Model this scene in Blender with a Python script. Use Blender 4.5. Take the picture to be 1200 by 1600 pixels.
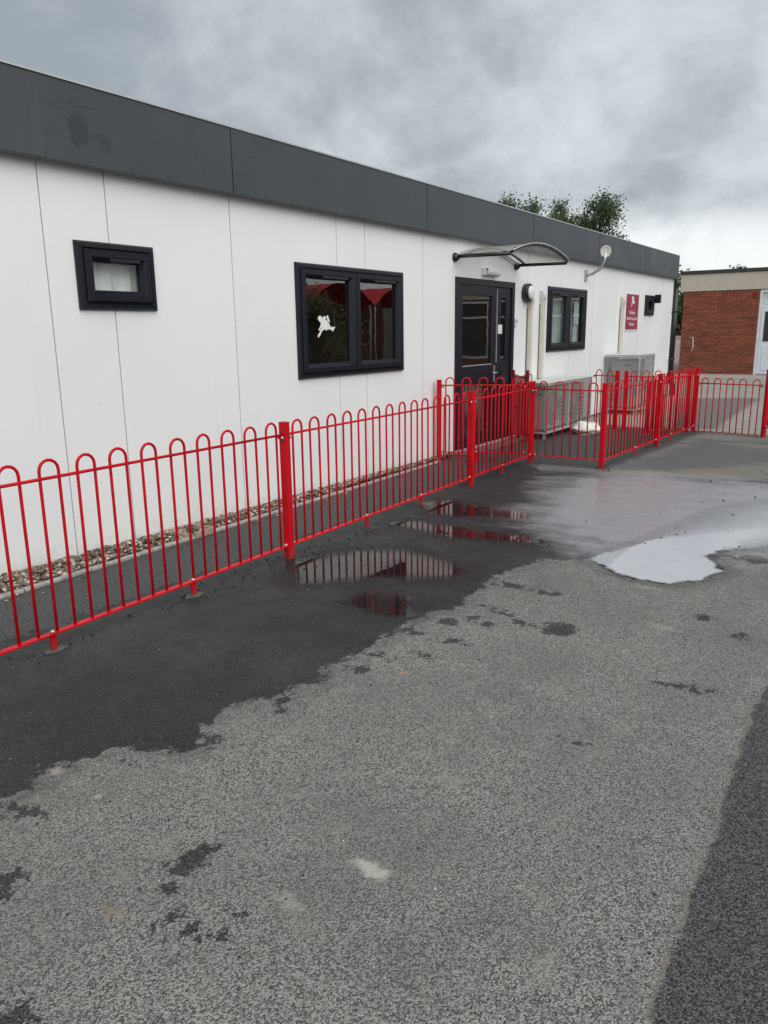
import bpy, bmesh, math, random
import numpy as np
from mathutils import Matrix, Vector
random.seed(7); rng = np.random.default_rng(11)
S = bpy.context.scene
for o in list(bpy.data.objects): bpy.data.objects.remove(o)
COL = S.collection

# ------------------------------------------------------------------ camera
F, YAW, PITCH, ROLL, H, WALL = 1198.35, 0.598512, -0.231148, -0.0130717, 1.55, 4.74
d = np.array([math.cos(YAW)*math.cos(PITCH), math.sin(YAW)*math.cos(PITCH), math.sin(PITCH)])
r = np.cross(d, [0, 0, 1]); r /= np.linalg.norm(r); u = np.cross(r, d)
r, u = r*math.cos(ROLL)+u*math.sin(ROLL), -r*math.sin(ROLL)+u*math.cos(ROLL)
def ray(x, y): return F*d+(x-600)*r-(y-800)*u
def G(x, y, z=0.):                      # photo pixel -> point on the ground
    v = ray(x, y); return v*((z-H)/v[2])+np.array([0, 0, H])
def W(x, y, D=WALL):                    # photo pixel -> point on the cabin wall plane
    v = ray(x, y); return v*(D/v[1])+np.array([0, 0, H])
cam = bpy.data.cameras.new('camera'); co = bpy.data.objects.new('camera', cam); COL.objects.link(co)
m = Matrix.Identity(4)
for i in range(3): m[i][0], m[i][1], m[i][2] = r[i], u[i], -d[i]
m[2][3] = H
co.matrix_world = m
cam.sensor_fit = 'VERTICAL'; cam.sensor_height = 24; cam.lens = 12/math.tan(math.atan(800/F))
cam.clip_start = 0.05; cam.clip_end = 2000
S.camera = co
S.render.resolution_x, S.render.resolution_y = 768, 1024

# ------------------------------------------------------------------ node helpers
class N:
    def __init__(s, tree): s.t = tree; s.n = tree.nodes; s.l = tree.links; s.n.clear()
    def new(s, typ, ins=None, **kw):
        n = s.n.new(typ)
        for k, v in kw.items(): setattr(n, k, v)
        for k, v in (ins or {}).items(): s.set(n.inputs[k], v)
        return n
    def set(s, sock, v):
        if isinstance(v, bpy.types.NodeSocket): s.l.new(v, sock)
        elif isinstance(v, bpy.types.Node): s.l.new(v.outputs[0], sock)
        else:
            if isinstance(v, (tuple, list)) and len(v) == 3 and len(sock.default_value) == 4: v = (*v, 1)
            sock.default_value = v
    def math(s, op, a, b=0., c=0., clamp=False):
        n = s.new('ShaderNodeMath', {0: a, 1: b, 2: c}, operation=op); n.use_clamp = clamp; return n.outputs[0]
    def vmath(s, op, a, b=(0, 0, 0)):
        n = s.new('ShaderNodeVectorMath', {0: a, 1: b}, operation=op)
        return n.outputs[1] if op in ('LENGTH', 'DISTANCE', 'DOT_PRODUCT') else n.outputs[0]
    def noise(s, vec, scale, detail=4, rough=.55, dist=0.):
        return s.new('ShaderNodeTexNoise', {'Vector': vec, 'Scale': scale, 'Detail': detail, 'Roughness': rough, 'Distortion': dist}).outputs[0]
    def ramp(s, v, a, b, lo=0., hi=1., smooth=True):
        n = s.new('ShaderNodeMapRange', {0: v, 1: a, 2: b, 3: lo, 4: hi}); n.interpolation_type = 'SMOOTHSTEP' if smooth else 'LINEAR'; return n.outputs[0]
    def mix(s, f, a, b, blend='MIX'):
        n = s.new('ShaderNodeMix', data_type='RGBA', blend_type=blend)
        s.set(n.inputs[0], f); s.set(n.inputs[6], a); s.set(n.inputs[7], b); return n.outputs[2]
    def scale(s, vec, k): return s.vmath('MULTIPLY', vec, k)

# ------------------------------------------------------------------ world, sun, exposure
SUN = Vector((-0.30, -0.62, 0.74)).normalized()
w = bpy.data.worlds.new('World'); S.world = w; w.use_nodes = True
n = N(w.node_tree)
sky = n.new('ShaderNodeTexSky', sky_type='NISHITA', sun_disc=False)
sky.sun_elevation = math.asin(SUN.z); sky.sun_rotation = math.atan2(SUN.x, SUN.y)
vec = n.new('ShaderNodeTexCoord').outputs['Generated']
sep = n.new('ShaderNodeSeparateXYZ', {0: vec}); vz = n.math('MAXIMUM', sep.outputs[2], 0.)
den = n.math('ADD', vz, .55)
pv = n.new('ShaderNodeCombineXYZ', {0: n.math('DIVIDE', sep.outputs[0], den), 1: n.math('DIVIDE', sep.outputs[1], den), 2: 0.37}).outputs[0]
pv = n.vmath('ADD', pv, (6.6, -5.2, .9))
c1 = n.noise(pv, 1.9, 6, .5, .15)
c2 = n.noise(n.vmath('ADD', pv, (5.3, 2.1, 0)), 5.2, 9, .58, .2)
cl = n.math('ADD', n.math('MULTIPLY', c1, .62), n.math('MULTIPLY', c2, .38))
cloud = n.mix(n.ramp(cl, .39, .62), (.192, .214, .231), (.395, .418, .434))
lift = n.math('ADD', vz, n.math('MULTIPLY', n.math('SUBTRACT', c1, .5), .16))
hor = n.ramp(lift, .100, .145, 1., 0.)
cloud = n.mix(n.math('MULTIPLY', hor, .95), cloud, n.mix(n.ramp(c2, .35, .6), (.42, .438, .447), (.54, .55, .55)))
nis = n.scale(sky.outputs[0], (.10, .10, .10))
colr = n.mix(.95, nis, cloud)
bg = n.new('ShaderNodeBackground', {'Color': colr, 'Strength': 1.0})
n.new('ShaderNodeOutputWorld', {0: bg})
sl = bpy.data.lights.new('sun', 'SUN'); sl.energy = 1.5; sl.angle = math.radians(75); sl.color = (1, .975, .94)
so = bpy.data.objects.new('sun', sl); COL.objects.link(so); so.location = (-10, -10, 30)
so.rotation_euler = SUN.to_track_quat('Z', 'Y').to_euler()
S.view_settings.view_transform = 'Standard'; S.view_settings.look = 'None'
S.view_settings.exposure = 0.86; S.view_settings.gamma = 1

# ------------------------------------------------------------------ materials
def material(name):
    mt = bpy.data.materials.new(name); mt.use_nodes = True
    k = N(mt.node_tree); k.pos = k.new('ShaderNodeNewGeometry').outputs['Position']; return mt, k
def finish(k, sh): k.new('ShaderNodeOutputMaterial', {0: sh})
def simple(name, col, rough=.5, metal=0., var=.12, vscale=6., bump=0., bscale=200., spec=.5):
    mt, k = material(name)
    nz = k.noise(k.pos, vscale, 5, .6)
    c = k.mix(k.ramp(nz, .3, .7), tuple(x*(1-var) for x in col), tuple(min(1, x*(1+var)) for x in col))
    ins = {'Base Color': c, 'Roughness': k.ramp(nz, .3, .7, rough*.88, min(1, rough*1.12)), 'Metallic': metal, 'Specular IOR Level': spec}
    if bump: ins['Normal'] = k.new('ShaderNodeBump', {'Strength': bump, 'Distance': .002, 'Height': k.noise(k.pos, bscale, 2)})
    finish(k, k.new('ShaderNodeBsdfPrincipled', ins)); return mt
M = {}
M['red'] = simple('red_powder_coat', (.47, .002, .009), .42, var=.2, vscale=7, bump=.08, bscale=180, spec=.16)
mt, k = material('red_powder_coat')
nz = k.noise(k.pos, 7, 5, .6); gr = k.noise(k.scale(k.pos, (1, 1, .4)), 22, 5, .65)
c = k.mix(k.ramp(nz, .3, .7), (.45, .003, .009), (.60, .004, .013))
c = k.mix(k.ramp(gr, .56, .74, 0, .45), c, (.22, .010, .012))
hz = k.new('ShaderNodeSeparateXYZ', {0: k.pos}).outputs[2]
c = k.mix(k.math('MULTIPLY', k.ramp(k.math('ADD', hz, k.math('MULTIPLY', gr, .12)), .06, .16, 1, 0), .4), c, (.09, .05, .045))
c = k.mix(k.ramp(k.noise(k.pos, 55, 2, .5), .765, .785, 0, .85), c, (.42, .36, .34))
finish(k, k.new('ShaderNodeBsdfPrincipled', {'Base Color': c, 'Roughness': k.ramp(gr, .3, .7, .34, .52), 'Specular IOR Level': .18, 'Normal': k.new('ShaderNodeBump', {'Strength': .08, 'Distance': .002, 'Height': k.noise(k.pos, 180, 2)})}))
M['red'] = mt
M['darkred'] = simple('old_red_paint', (.20, .006, .012), .5, var=.2)
M['frame'] = simple('anthracite_frame', (.007, .009, .015), .36, var=.1, spec=.32)
M['black'] = simple('black_plastic', (.012, .012, .013), .35)
M['gasket'] = simple('black_rubber', (.008, .008, .008), .7)
M['cream'] = simple('cream_trunking', (.56, .535, .46), .45, var=.08)
M['white'] = simple('white_plastic', (.74, .74, .73), .4, var=.05)
M['steel'] = simple('galvanised_steel', (.50, .51, .52), .38, metal=.85, var=.15, vscale=14)
M['alu'] = simple('aluminium_trim', (.52, .53, .52), .45, metal=.55, var=.08)
M['acwhite'] = simple('condenser_casing', (.52, .52, .48), .45, var=.08)
M['grille'] = simple('grey_grille', (.13, .135, .135), .5)
M['cav'] = simple('dark_joint', (.07, .072, .075), .7)
M['dark'] = simple('dark_core', (.03, .03, .03), .8)
M['footing'] = simple('stained_footing', (.085, .084, .076), .85, var=.3, vscale=18)
M['concrete'] = simple('concrete', (.30, .29, .265), .85, var=.28, vscale=18, bump=.4, bscale=120)
M['beige'] = simple('beige_fascia', (.47, .42, .345), .6, var=.05)
M['roofedge'] = simple('roof_felt_edge', (.03, .028, .027), .6)
M['mortar'] = simple('mortar', (.10, .055, .04), .9, var=.2)
M['pvc'] = simple('white_upvc', (.66, .69, .74), .3, var=.04)
M['curtain'] = simple('grey_green_curtain', (.52, .58, .54), .9, var=.2, vscale=3)
M['blind'] = simple('pale_blind', (.86, .90, .89), .9, var=.18, vscale=5)
M['yellow'] = simple('yellow_plastic', (.50, .43, .15), .6)
M['paper'] = simple('printed_paper', (.62, .68, .66), .7, var=.35, vscale=26)
M['crimson'] = simple('crimson_board', (.30, .018, .045), .3, var=.08, vscale=2)
M['bag'] = simple('white_plastic_sack', (.74, .72, .70), .4, var=.1, vscale=14)
M['tan'] = simple('brown_cardboard', (.36, .23, .12), .8)
M['interior'] = simple('interior_wall', (.22, .20, .18), .8)
M['wood'] = simple('dark_wood', (.07, .035, .02), .5)
M['bark'] = simple('bark', (.10, .085, .07), .9, var=.4, vscale=9)
M['crumb'] = simple('bitumen_crumb', (.018, .018, .019), .75)
M['hot'] = simple('terracotta_frame', (.34, .25, .20), .85, var=.25, vscale=30)
M['render'] = simple('pinkish_render', (.74, .62, .55), .8)

def emblem_mat(): return M['white']
# white wall panels: faint uneven tone, run-off streaks, splash dirt close to the gravel
mt, k = material('white_wall_panel')
st = k.noise(k.scale(k.pos, (9, 9, .35)), 1.6, 4, .6)
cl_ = k.noise(k.pos, 1.1, 4, .5)
sp = k.new('ShaderNodeSeparateXYZ', {0: k.pos})
c = k.mix(k.ramp(cl_, .3, .7), (.765, .785, .785), (.80, .81, .80))
c = k.mix(k.math('MULTIPLY', k.ramp(st, .60, .78), .12), c, (.52, .52, .50))
dirt = k.math('MULTIPLY', k.ramp(k.math('ADD', sp.outputs[2], k.math('MULTIPLY', k.noise(k.pos, 7, 6, .65), .30)), .12, .34, 1, 0), k.ramp(k.noise(k.pos, 34, 4, .6), .35, .65))
c = k.mix(k.math('MULTIPLY', dirt, .5), c, (.50, .43, .33))
spk = k.math('MULTIPLY', k.ramp(k.noise(k.pos, 42, 2, .5), .74, .78), k.ramp(k.noise(k.pos, 2.2, 3), .5, .65))
c = k.mix(k.math('MULTIPLY', spk, .5), c, (.25, .24, .2))
finish(k, k.new('ShaderNodeBsdfPrincipled', {'Base Color': c, 'Roughness': k.ramp(cl_, .3, .7, .34, .46),
    'Normal': k.new('ShaderNodeBump', {'Strength': .12, 'Distance': .004, 'Height': k.noise(k.scale(k.pos, (1, 1, .5)), 2.3, 2)})}))
M['panel'] = mt
# fascia: dark grey sheet with rain marks and damp stains
mt, k = material('fascia_sheet')
nz = k.noise(k.pos, 2.2, 5, .6)
c = k.mix(k.ramp(nz, .3, .7), (.041, .047, .056), (.052, .058, .067))
warp = k.scale(k.vmath('SUBTRACT', k.new('ShaderNodeTexNoise', {'Vector': k.pos, 'Scale': 13., 'Detail': 4.}).outputs[1], (.5, .5, .5)), (.13, 0, .13))
pw = k.vmath('ADD', k.pos, warp)
stain = None
for (px, py, rx, rz, amt) in [(122, 203, .075, .105, .9), (160, 221, .085, .065, .75), (152, 224, .03, .03, -.5), (112, 163, .13, .014, .6), (92, 168, .09, .012, .5), (148, 172, .09, .012, .6), (75, 203, .10, .04, .25), (628, 305, .22, .012, .5)]:
    p = W(px, py, 4.66)
    dv = k.scale(k.vmath('SUBTRACT', pw, tuple(p)), (1/rx, 0, 1/rz))
    v = k.math('MULTIPLY', k.ramp(k.vmath('LENGTH', dv), .75, 1.1, 1, 0), amt)
    stain = v if stain is None else k.math('ADD', stain, v)
run = k.noise(k.scale(k.pos, (7, 7, .12)), 2.2, 3, .5)
stain = k.math('ADD', stain, k.math('MULTIPLY', k.ramp(run, .63, .72), .30), clamp=True)
c = k.mix(k.math('MULTIPLY', stain, .7), c, (.022, .024, .028))
c = k.mix(k.math('MULTIPLY', k.ramp(run, .40, .30), .2), c, (.09, .095, .10))
finish(k, k.new('ShaderNodeBsdfPrincipled', {'Base Color': c, 'Roughness': k.ramp(nz, .3, .7, .42, .55)}))
M['fascia'] = mt
# glass
def glass(name, ior, rough=0., tint=(.90, .93, .92)):
    mt, k = material(name)
    wob = k.new('ShaderNodeBump', {'Strength': .06, 'Distance': .01, 'Height': k.noise(k.pos, 2.4, 2)})
    f = k.math('ADD', k.math('MULTIPLY', k.new('ShaderNodeFresnel', {'IOR': ior}).outputs[0], 1.15), .01, clamp=True)
    f = k.math('MULTIPLY', f, k.math('SUBTRACT', 1., k.new('ShaderNodeNewGeometry').outputs['Backfacing']))
    sh = k.new('ShaderNodeMixShader', {0: f, 1: k.new('ShaderNodeBsdfTransparent', {0: tint}), 2: k.new('ShaderNodeBsdfGlossy', {'Roughness': rough, 'Normal': wob})})
    finish(k, sh); return mt
M['glass'] = glass('window_glass', 2.4)
M['frost'] = glass('obscure_glass', 1.5, .12, (.93, .95, .94))
mt, k = material('polycarbonate')
sh = k.new('ShaderNodeMixShader', {0: .2, 1: k.new('ShaderNodeBsdfTransparent', {0: (.97, .95, .94)}), 2: k.new('ShaderNodeBsdfPrincipled', {'Base Color': (.80, .80, .77), 'Roughness': .25})})
finish(k, sh); M['poly'] = mt
mt, k = material('cage_mesh')
tx = k.new('ShaderNodeTexChecker', {'Vector': k.pos, 'Scale': 130.}).outputs[1]
sh = k.new('ShaderNodeMixShader', {0: k.ramp(tx, 0, 1, .22, .42), 1: k.new('ShaderNodeBsdfTransparent'), 2: k.new('ShaderNodeBsdfPrincipled', {'Base Color': (.33, .34, .335), 'Roughness': .4, 'Metallic': .35})})
finish(k, sh); M['mesh'] = mt
# pebbles
mt, k = material('pebbles')
ri = k.new('ShaderNodeNewGeometry').outputs['Random Per Island']
cr = k.new('ShaderNodeValToRGB', {0: ri}); e = cr.color_ramp
for p, cc in [(.0, (.05, .034, .022)), (.3, (.20, .14, .09)), (.55, (.11, .09, .075)), (.75, (.36, .28, .20)), (.9, (.66, .60, .52)), (1, (.10, .08, .07))]:
    if p in (0., 1.): e.elements[0 if p == 0 else -1].color = (*cc, 1)
    else: e.elements.new(p).color = (*cc, 1)
c = k.mix(k.ramp(k.noise(k.pos, 60, 3), .3, .7), cr.outputs[0], k.mix(.5, cr.outputs[0], (.05, .04, .03)))
finish(k, k.new('ShaderNodeBsdfPrincipled', {'Base Color': c, 'Roughness': .5})); M['pebble'] = mt
# brick: colour by object / island
def brickmat(name, island):
    mt, k = material(name)
    ri = k.new('ShaderNodeNewGeometry').outputs['Random Per Island'] if island else k.new('ShaderNodeObjectInfo').outputs['Random']
    c = k.mix(ri, (.12, .031, .016), (.25, .073, .038))
    c = k.mix(k.ramp(k.math('FRACT', k.math('MULTIPLY', ri, 7.31)), .88, .95), c, (.09, .026, .017))
    c = k.mix(k.ramp(k.noise(k.pos, 30, 3), .35, .7), c, k.mix(.6, c, (.34, .10, .05)))
    finish(k, k.new('ShaderNodeBsdfPrincipled', {'Base Color': c, 'Roughness': .85})); return mt
M['brick'] = brickmat('red_brick', False); M['brickstuff'] = brickmat('red_brick_joined', True)
mt, k = material('brickwork_far')
bt = k.new('ShaderNodeTexBrick', {'Vector': k.new('ShaderNodeCombineXYZ', {0: k.new('ShaderNodeSeparateXYZ', {0: k.pos}).outputs[0], 1: k.new('ShaderNodeSeparateXYZ', {0: k.pos}).outputs[2]}), 'Color1': (.20, .05, .025), 'Color2': (.28, .08, .04), 'Mortar': (.24, .17, .13), 'Scale': 1., 'Brick Width': .225, 'Row Height': .075, 'Mortar Size': .006})
finish(k, k.new('ShaderNodeBsdfPrincipled', {'Base Color': bt.outputs[0], 'Roughness': .85})); M['brickfar'] = mt
# leaves
def leafmat(name, a, b):
    mt, k = material(name)
    ri = k.new('ShaderNodeNewGeometry').outputs['Random Per Island']
    c = k.mix(ri, a, b)
    sh = k.new('ShaderNodeMixShader', {0: .35, 1: k.new('ShaderNodeBsdfPrincipled', {'Base Color': c, 'Roughness': .5}), 2: k.new('ShaderNodeBsdfTranslucent', {0: c})})
    finish(k, sh); return mt
M['leaf'] = leafmat('birch_leaf', (.035, .065, .022), (.085, .13, .045))
M['leaf2'] = leafmat('willow_leaf', (.06, .085, .02), (.12, .15, .045))
M['leaf4'] = leafmat('golden_shrub_leaf', (.14, .13, .05), (.34, .30, .15))
M['leaf3'] = leafmat('hedge_leaf', (.02, .05, .012), (.06, .12, .03))

# asphalt ground: attributes hold signed distances (metres, + inside) to the wet, filmed, damp and newer areas
mt, k = material('asphalt')
def at(a): return k.new('ShaderNodeAttribute', attribute_name=a).outputs['Fac']
n1 = k.noise(k.pos, 3.2, 6, .62); n2 = k.noise(k.pos, 17, 5, .65); n3 = k.noise(k.pos, 70, 3, .6)
edge = k.math('ADD', k.math('MULTIPLY', k.math('SUBTRACT', n1, .5), .30), k.math('ADD', k.math('MULTIPLY', k.math('SUBTRACT', n2, .5), .24), k.math('MULTIPLY', k.math('SUBTRACT', n3, .5), .05)))
wet = k.ramp(k.math('ADD', at('wet'), edge), -.012, .022)
spot_e = k.math('ADD', k.math('MULTIPLY', k.math('SUBTRACT', n2, .5), .22), k.math('MULTIPLY', k.math('SUBTRACT', n3, .5), .10))
spot = k.math('MULTIPLY', k.ramp(k.math('ADD', at('spot'), spot_e), -.004, .008), k.ramp(at('spot'), -.05, -.02))
wet = k.math('MAXIMUM', wet, k.math('MULTIPLY', spot, .85))
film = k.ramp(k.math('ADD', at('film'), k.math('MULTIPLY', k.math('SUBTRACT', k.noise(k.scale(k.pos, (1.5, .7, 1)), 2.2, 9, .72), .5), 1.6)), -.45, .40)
damp = k.ramp(k.math('ADD', at('damp'), k.math('MULTIPLY', k.math('SUBTRACT', n1, .5), .25)), -.06, .1)
newer = k.ramp(k.math('ADD', at('newer'), k.math('ADD', k.math('MULTIPLY', k.math('SUBTRACT', n2, .5), .08), k.math('MULTIPLY', k.math('SUBTRACT', n1, .5), .13))), -.010, .014)
pale = k.ramp(k.math('ADD', at('pale'), k.math('MULTIPLY', k.math('SUBTRACT', k.noise(k.scale(k.pos, (1.8, .6, 1)), 2.2, 6, .7), .5), 1.3)), -.05, .2)
farc = k.ramp(at('far'), -.15, .15)
vo = k.new('ShaderNodeTexVoronoi', {'Vector': k.pos, 'Scale': 215.}); vcol = k.new('ShaderNodeSeparateXYZ', {0: vo.outputs[1]})
vo2 = k.new('ShaderNodeTexVoronoi', {'Vector': k.pos, 'Scale': 62.}); v2 = k.new('ShaderNodeSeparateXYZ', {0: vo2.outputs[1]})
g = k.math('ADD', k.math('MULTIPLY', vcol.outputs[0], .55), k.math('MULTIPLY', k.noise(k.pos, 330, 2, .6), .45))
dry = k.mix(k.ramp(g, .2, .8), (.052, .0515, .0485), (.345, .341, .318))
dry = k.mix(k.ramp(k.noise(k.pos, 1.3, 5, .6), .35, .7, 0, .45), dry, (.120, .119, .113))
dry = k.mix(k.math('MULTIPLY', k.ramp(k.noise(k.pos, 5.5, 6, .65), .54, .72), .38), dry, (.27, .262, .236))
dry = k.mix(k.math('MULTIPLY', k.ramp(k.noise(k.vmath('ADD', k.pos, (3, 9, 0)), 2.1, 6, .7), .55, .70), .38), dry, (.075, .0755, .073))
dry = k.mix(k.math('MULTIPLY', k.ramp(k.noise(k.vmath('ADD', k.pos, (7, 1, 0)), 26, 3, .6), .66, .74), .4), dry, (.32, .305, .27))
pebv = k.math('MULTIPLY', k.ramp(v2.outputs[1], .955, .965), k.ramp(vo2.outputs[0], .0045, .0035))
dry = k.mix(k.math('MULTIPLY', pebv, .55), dry, (.40, .385, .35))
pit = k.math('MULTIPLY', k.ramp(vcol.outputs[1], .90, .93), k.ramp(vo.outputs[0], .0035, .002))
dry = k.mix(k.math('MULTIPLY', pit, .8), dry, (.03, .03, .03))
# worn marks: pale scuffs, an orange leaf stain
def mark(c0, px, py, rx, ry, colr_, amt):
    p = G(px, py)
    wv = k.scale(k.vmath('SUBTRACT', k.new('ShaderNodeTexNoise', {'Vector': k.pos, 'Scale': 26., 'Detail': 4.}).outputs[1], (.5, .5, .5)), (.09, .09, 0))
    dv = k.scale(k.vmath('SUBTRACT', k.vmath('ADD', k.pos, wv), tuple(p)), (1/rx, 1/ry, 0))
    return k.mix(k.math('MULTIPLY', k.ramp(k.vmath('LENGTH', dv), .3, 1.1, 1, 0), amt), c0, colr_)
dry = mark(dry, 578, 1358, .045, .075, (.48, .465, .41), .8)
dry = mark(dry, 448, 1408, .03, .07, (.40, .39, .35), .45)
dry = mark(dry, 630, 1052, .025, .035, (.42, .22, .13), .6)
dry = mark(dry, 180, 1425, .03, .05, (.25, .20, .14), .5)
dry = mark(dry, 155, 1245, .02, .02, (.45, .40, .33), .7)
dry = mark(dry, 88, 1205, .03, .03, (.42, .38, .30), .7)
dry = mark(dry, 1035, 980, .05, .10, (.36, .33, .27), .5)
dry = mark(dry, 1010, 918, .03, .12, (.36, .33, .28), .5)
nw = k.mix(k.ramp(g, .25, .85), (.020, .020, .0205), (.150, .149, .146))
sp1 = k.new('ShaderNodeTexVoronoi', {'Vector': k.pos, 'Scale': 48.}); s1 = k.new('ShaderNodeSeparateXYZ', {0: sp1.outputs[1]})
nw = k.mix(k.math('MULTIPLY', k.math('MULTIPLY', k.ramp(s1.outputs[0], .90, .91), k.ramp(sp1.outputs[0], .009, .006)), k.ramp(s1.outputs[2], 0, 1, .3, 1)), nw, (.62, .60, .56))
joint = k.ramp(k.math('ABSOLUTE', k.math('ADD', at('newer'), k.math('MULTIPLY', k.math('SUBTRACT', n1, .5), .13))), .003, .013, 1, 0)
halo = k.math('MULTIPLY', k.ramp(k.math('ADD', at('wet'), k.math('MULTIPLY', edge, 1.1)), -.16, .0), k.ramp(n2, .35, .65, .15, .55))
dry = k.mix(halo, dry, (.075, .076, .076))
base = k.mix(newer, dry, nw)
base = k.mix(k.math('MULTIPLY', joint, k.ramp(n2, .42, .60, .05, .75)), base, (.22, .195, .16))
base = k.mix(damp, base, k.mix(k.ramp(g, .2, .8), (.010, .011, .0115), (.115, .117, .117)))
moist = k.ramp(k.math('ADD', at('moist'), k.math('MULTIPLY', k.math('SUBTRACT', k.noise(k.scale(k.pos, (1.7, .6, 1)), 2.6, 6, .68), .5), 1.5)), -.1, .35)
base = k.mix(k.math('MULTIPLY', moist, .85), base, k.mix(k.ramp(g, .2, .8), (.03, .031, .032), (.19, .192, .19)))
wetc = k.mix(k.ramp(g, .2, .8), (.003, .0037, .0042), (.052, .056, .060))
wetc = k.mix(k.math('MULTIPLY', pebv, .5), wetc, (.26, .26, .25))
wetc = k.mix(k.ramp(k.noise(k.pos, 1.4, 6, .65), .42, .68, 0, .7), wetc, k.mix(k.ramp(g, .2, .8), (.008, .009, .0095), (.095, .098, .10)))
base = k.mix(wet, base, wetc)
film_sheen_paint = k.mix(k.ramp(g, .2, .8), (.22, .232, .25), (.36, .374, .395))  # pale base colour paints sky sheen onto the wet film
base = k.mix(k.math('MULTIPLY', film, .9), base, film_sheen_paint)
base = k.mix(k.math('MULTIPLY', pale, .8), base, k.mix(k.ramp(g, .2, .8), (.15, .14, .115), (.26, .245, .205)))
base = k.mix(farc, base, k.mix(k.ramp(n1, .3, .7), (.27, .265, .24), (.35, .34, .31)))
base = k.mix(k.ramp(at('fardark'), -.1, .1, 0, .8), base, (.12, .12, .117))
rough = k.math('ADD', .82, 0)
rough = k.new('ShaderNodeMix', {0: damp, 2: rough, 3: .55}).outputs[0]
rough = k.new('ShaderNodeMix', {0: wet, 2: rough, 3: k.ramp(n1, .35, .65, .40, .52)}).outputs[0]
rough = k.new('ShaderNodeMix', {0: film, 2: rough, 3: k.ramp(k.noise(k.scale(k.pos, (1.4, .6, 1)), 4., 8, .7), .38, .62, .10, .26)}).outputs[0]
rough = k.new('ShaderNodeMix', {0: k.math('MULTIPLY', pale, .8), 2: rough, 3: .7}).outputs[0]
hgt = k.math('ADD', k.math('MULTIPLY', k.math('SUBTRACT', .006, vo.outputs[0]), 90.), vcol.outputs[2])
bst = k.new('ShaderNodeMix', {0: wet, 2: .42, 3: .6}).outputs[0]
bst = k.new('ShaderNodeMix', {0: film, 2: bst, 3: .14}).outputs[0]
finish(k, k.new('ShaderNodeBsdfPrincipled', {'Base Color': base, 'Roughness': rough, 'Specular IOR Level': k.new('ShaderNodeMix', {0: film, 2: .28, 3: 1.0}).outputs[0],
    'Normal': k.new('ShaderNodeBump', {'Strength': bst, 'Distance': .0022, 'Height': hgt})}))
M['asphalt'] = mt
# water: clear Fresnel sheet, large one with painted sky reflection, thinning out at its ragged rim
mt, k = material('puddle_water')
painted_sky = k.new('ShaderNodeAttribute', attribute_name='painted_sky').outputs['Fac']; dep = k.new('ShaderNodeAttribute', attribute_name='depth').outputs['Fac']; soft = k.new('ShaderNodeAttribute', attribute_name='soft').outputs['Fac']
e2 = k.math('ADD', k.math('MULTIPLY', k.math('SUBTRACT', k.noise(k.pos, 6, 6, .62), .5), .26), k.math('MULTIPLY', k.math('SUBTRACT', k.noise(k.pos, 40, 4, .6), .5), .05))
e2 = k.math('MULTIPLY', e2, k.math('SUBTRACT', 1., k.math('MULTIPLY', painted_sky, .5)))
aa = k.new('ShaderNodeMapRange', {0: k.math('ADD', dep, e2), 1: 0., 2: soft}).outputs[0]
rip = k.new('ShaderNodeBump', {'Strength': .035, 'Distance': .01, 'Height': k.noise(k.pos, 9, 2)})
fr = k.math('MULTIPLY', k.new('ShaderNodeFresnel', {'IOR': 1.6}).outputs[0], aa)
finish(k, k.new('ShaderNodeMixShader', {0: fr, 1: k.new('ShaderNodeMixShader', {0: k.math('MULTIPLY', k.math('MULTIPLY', painted_sky, aa), k.ramp(k.noise(k.scale(k.pos, (1, .5, 1)), 5, 5, .6), .3, .65, .94, 1.)), 1: k.new('ShaderNodeBsdfTransparent', {0: (.93, .93, .92)}), 2: k.new('ShaderNodeBsdfDiffuse', {0: (.58, .605, .635, 1)})}), 2: k.new('ShaderNodeBsdfGlossy', {'Roughness': .015, 'Normal': rip})}))  # pale diffuse layer paints sky brightness into the large puddle
M['water'] = mt

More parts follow.
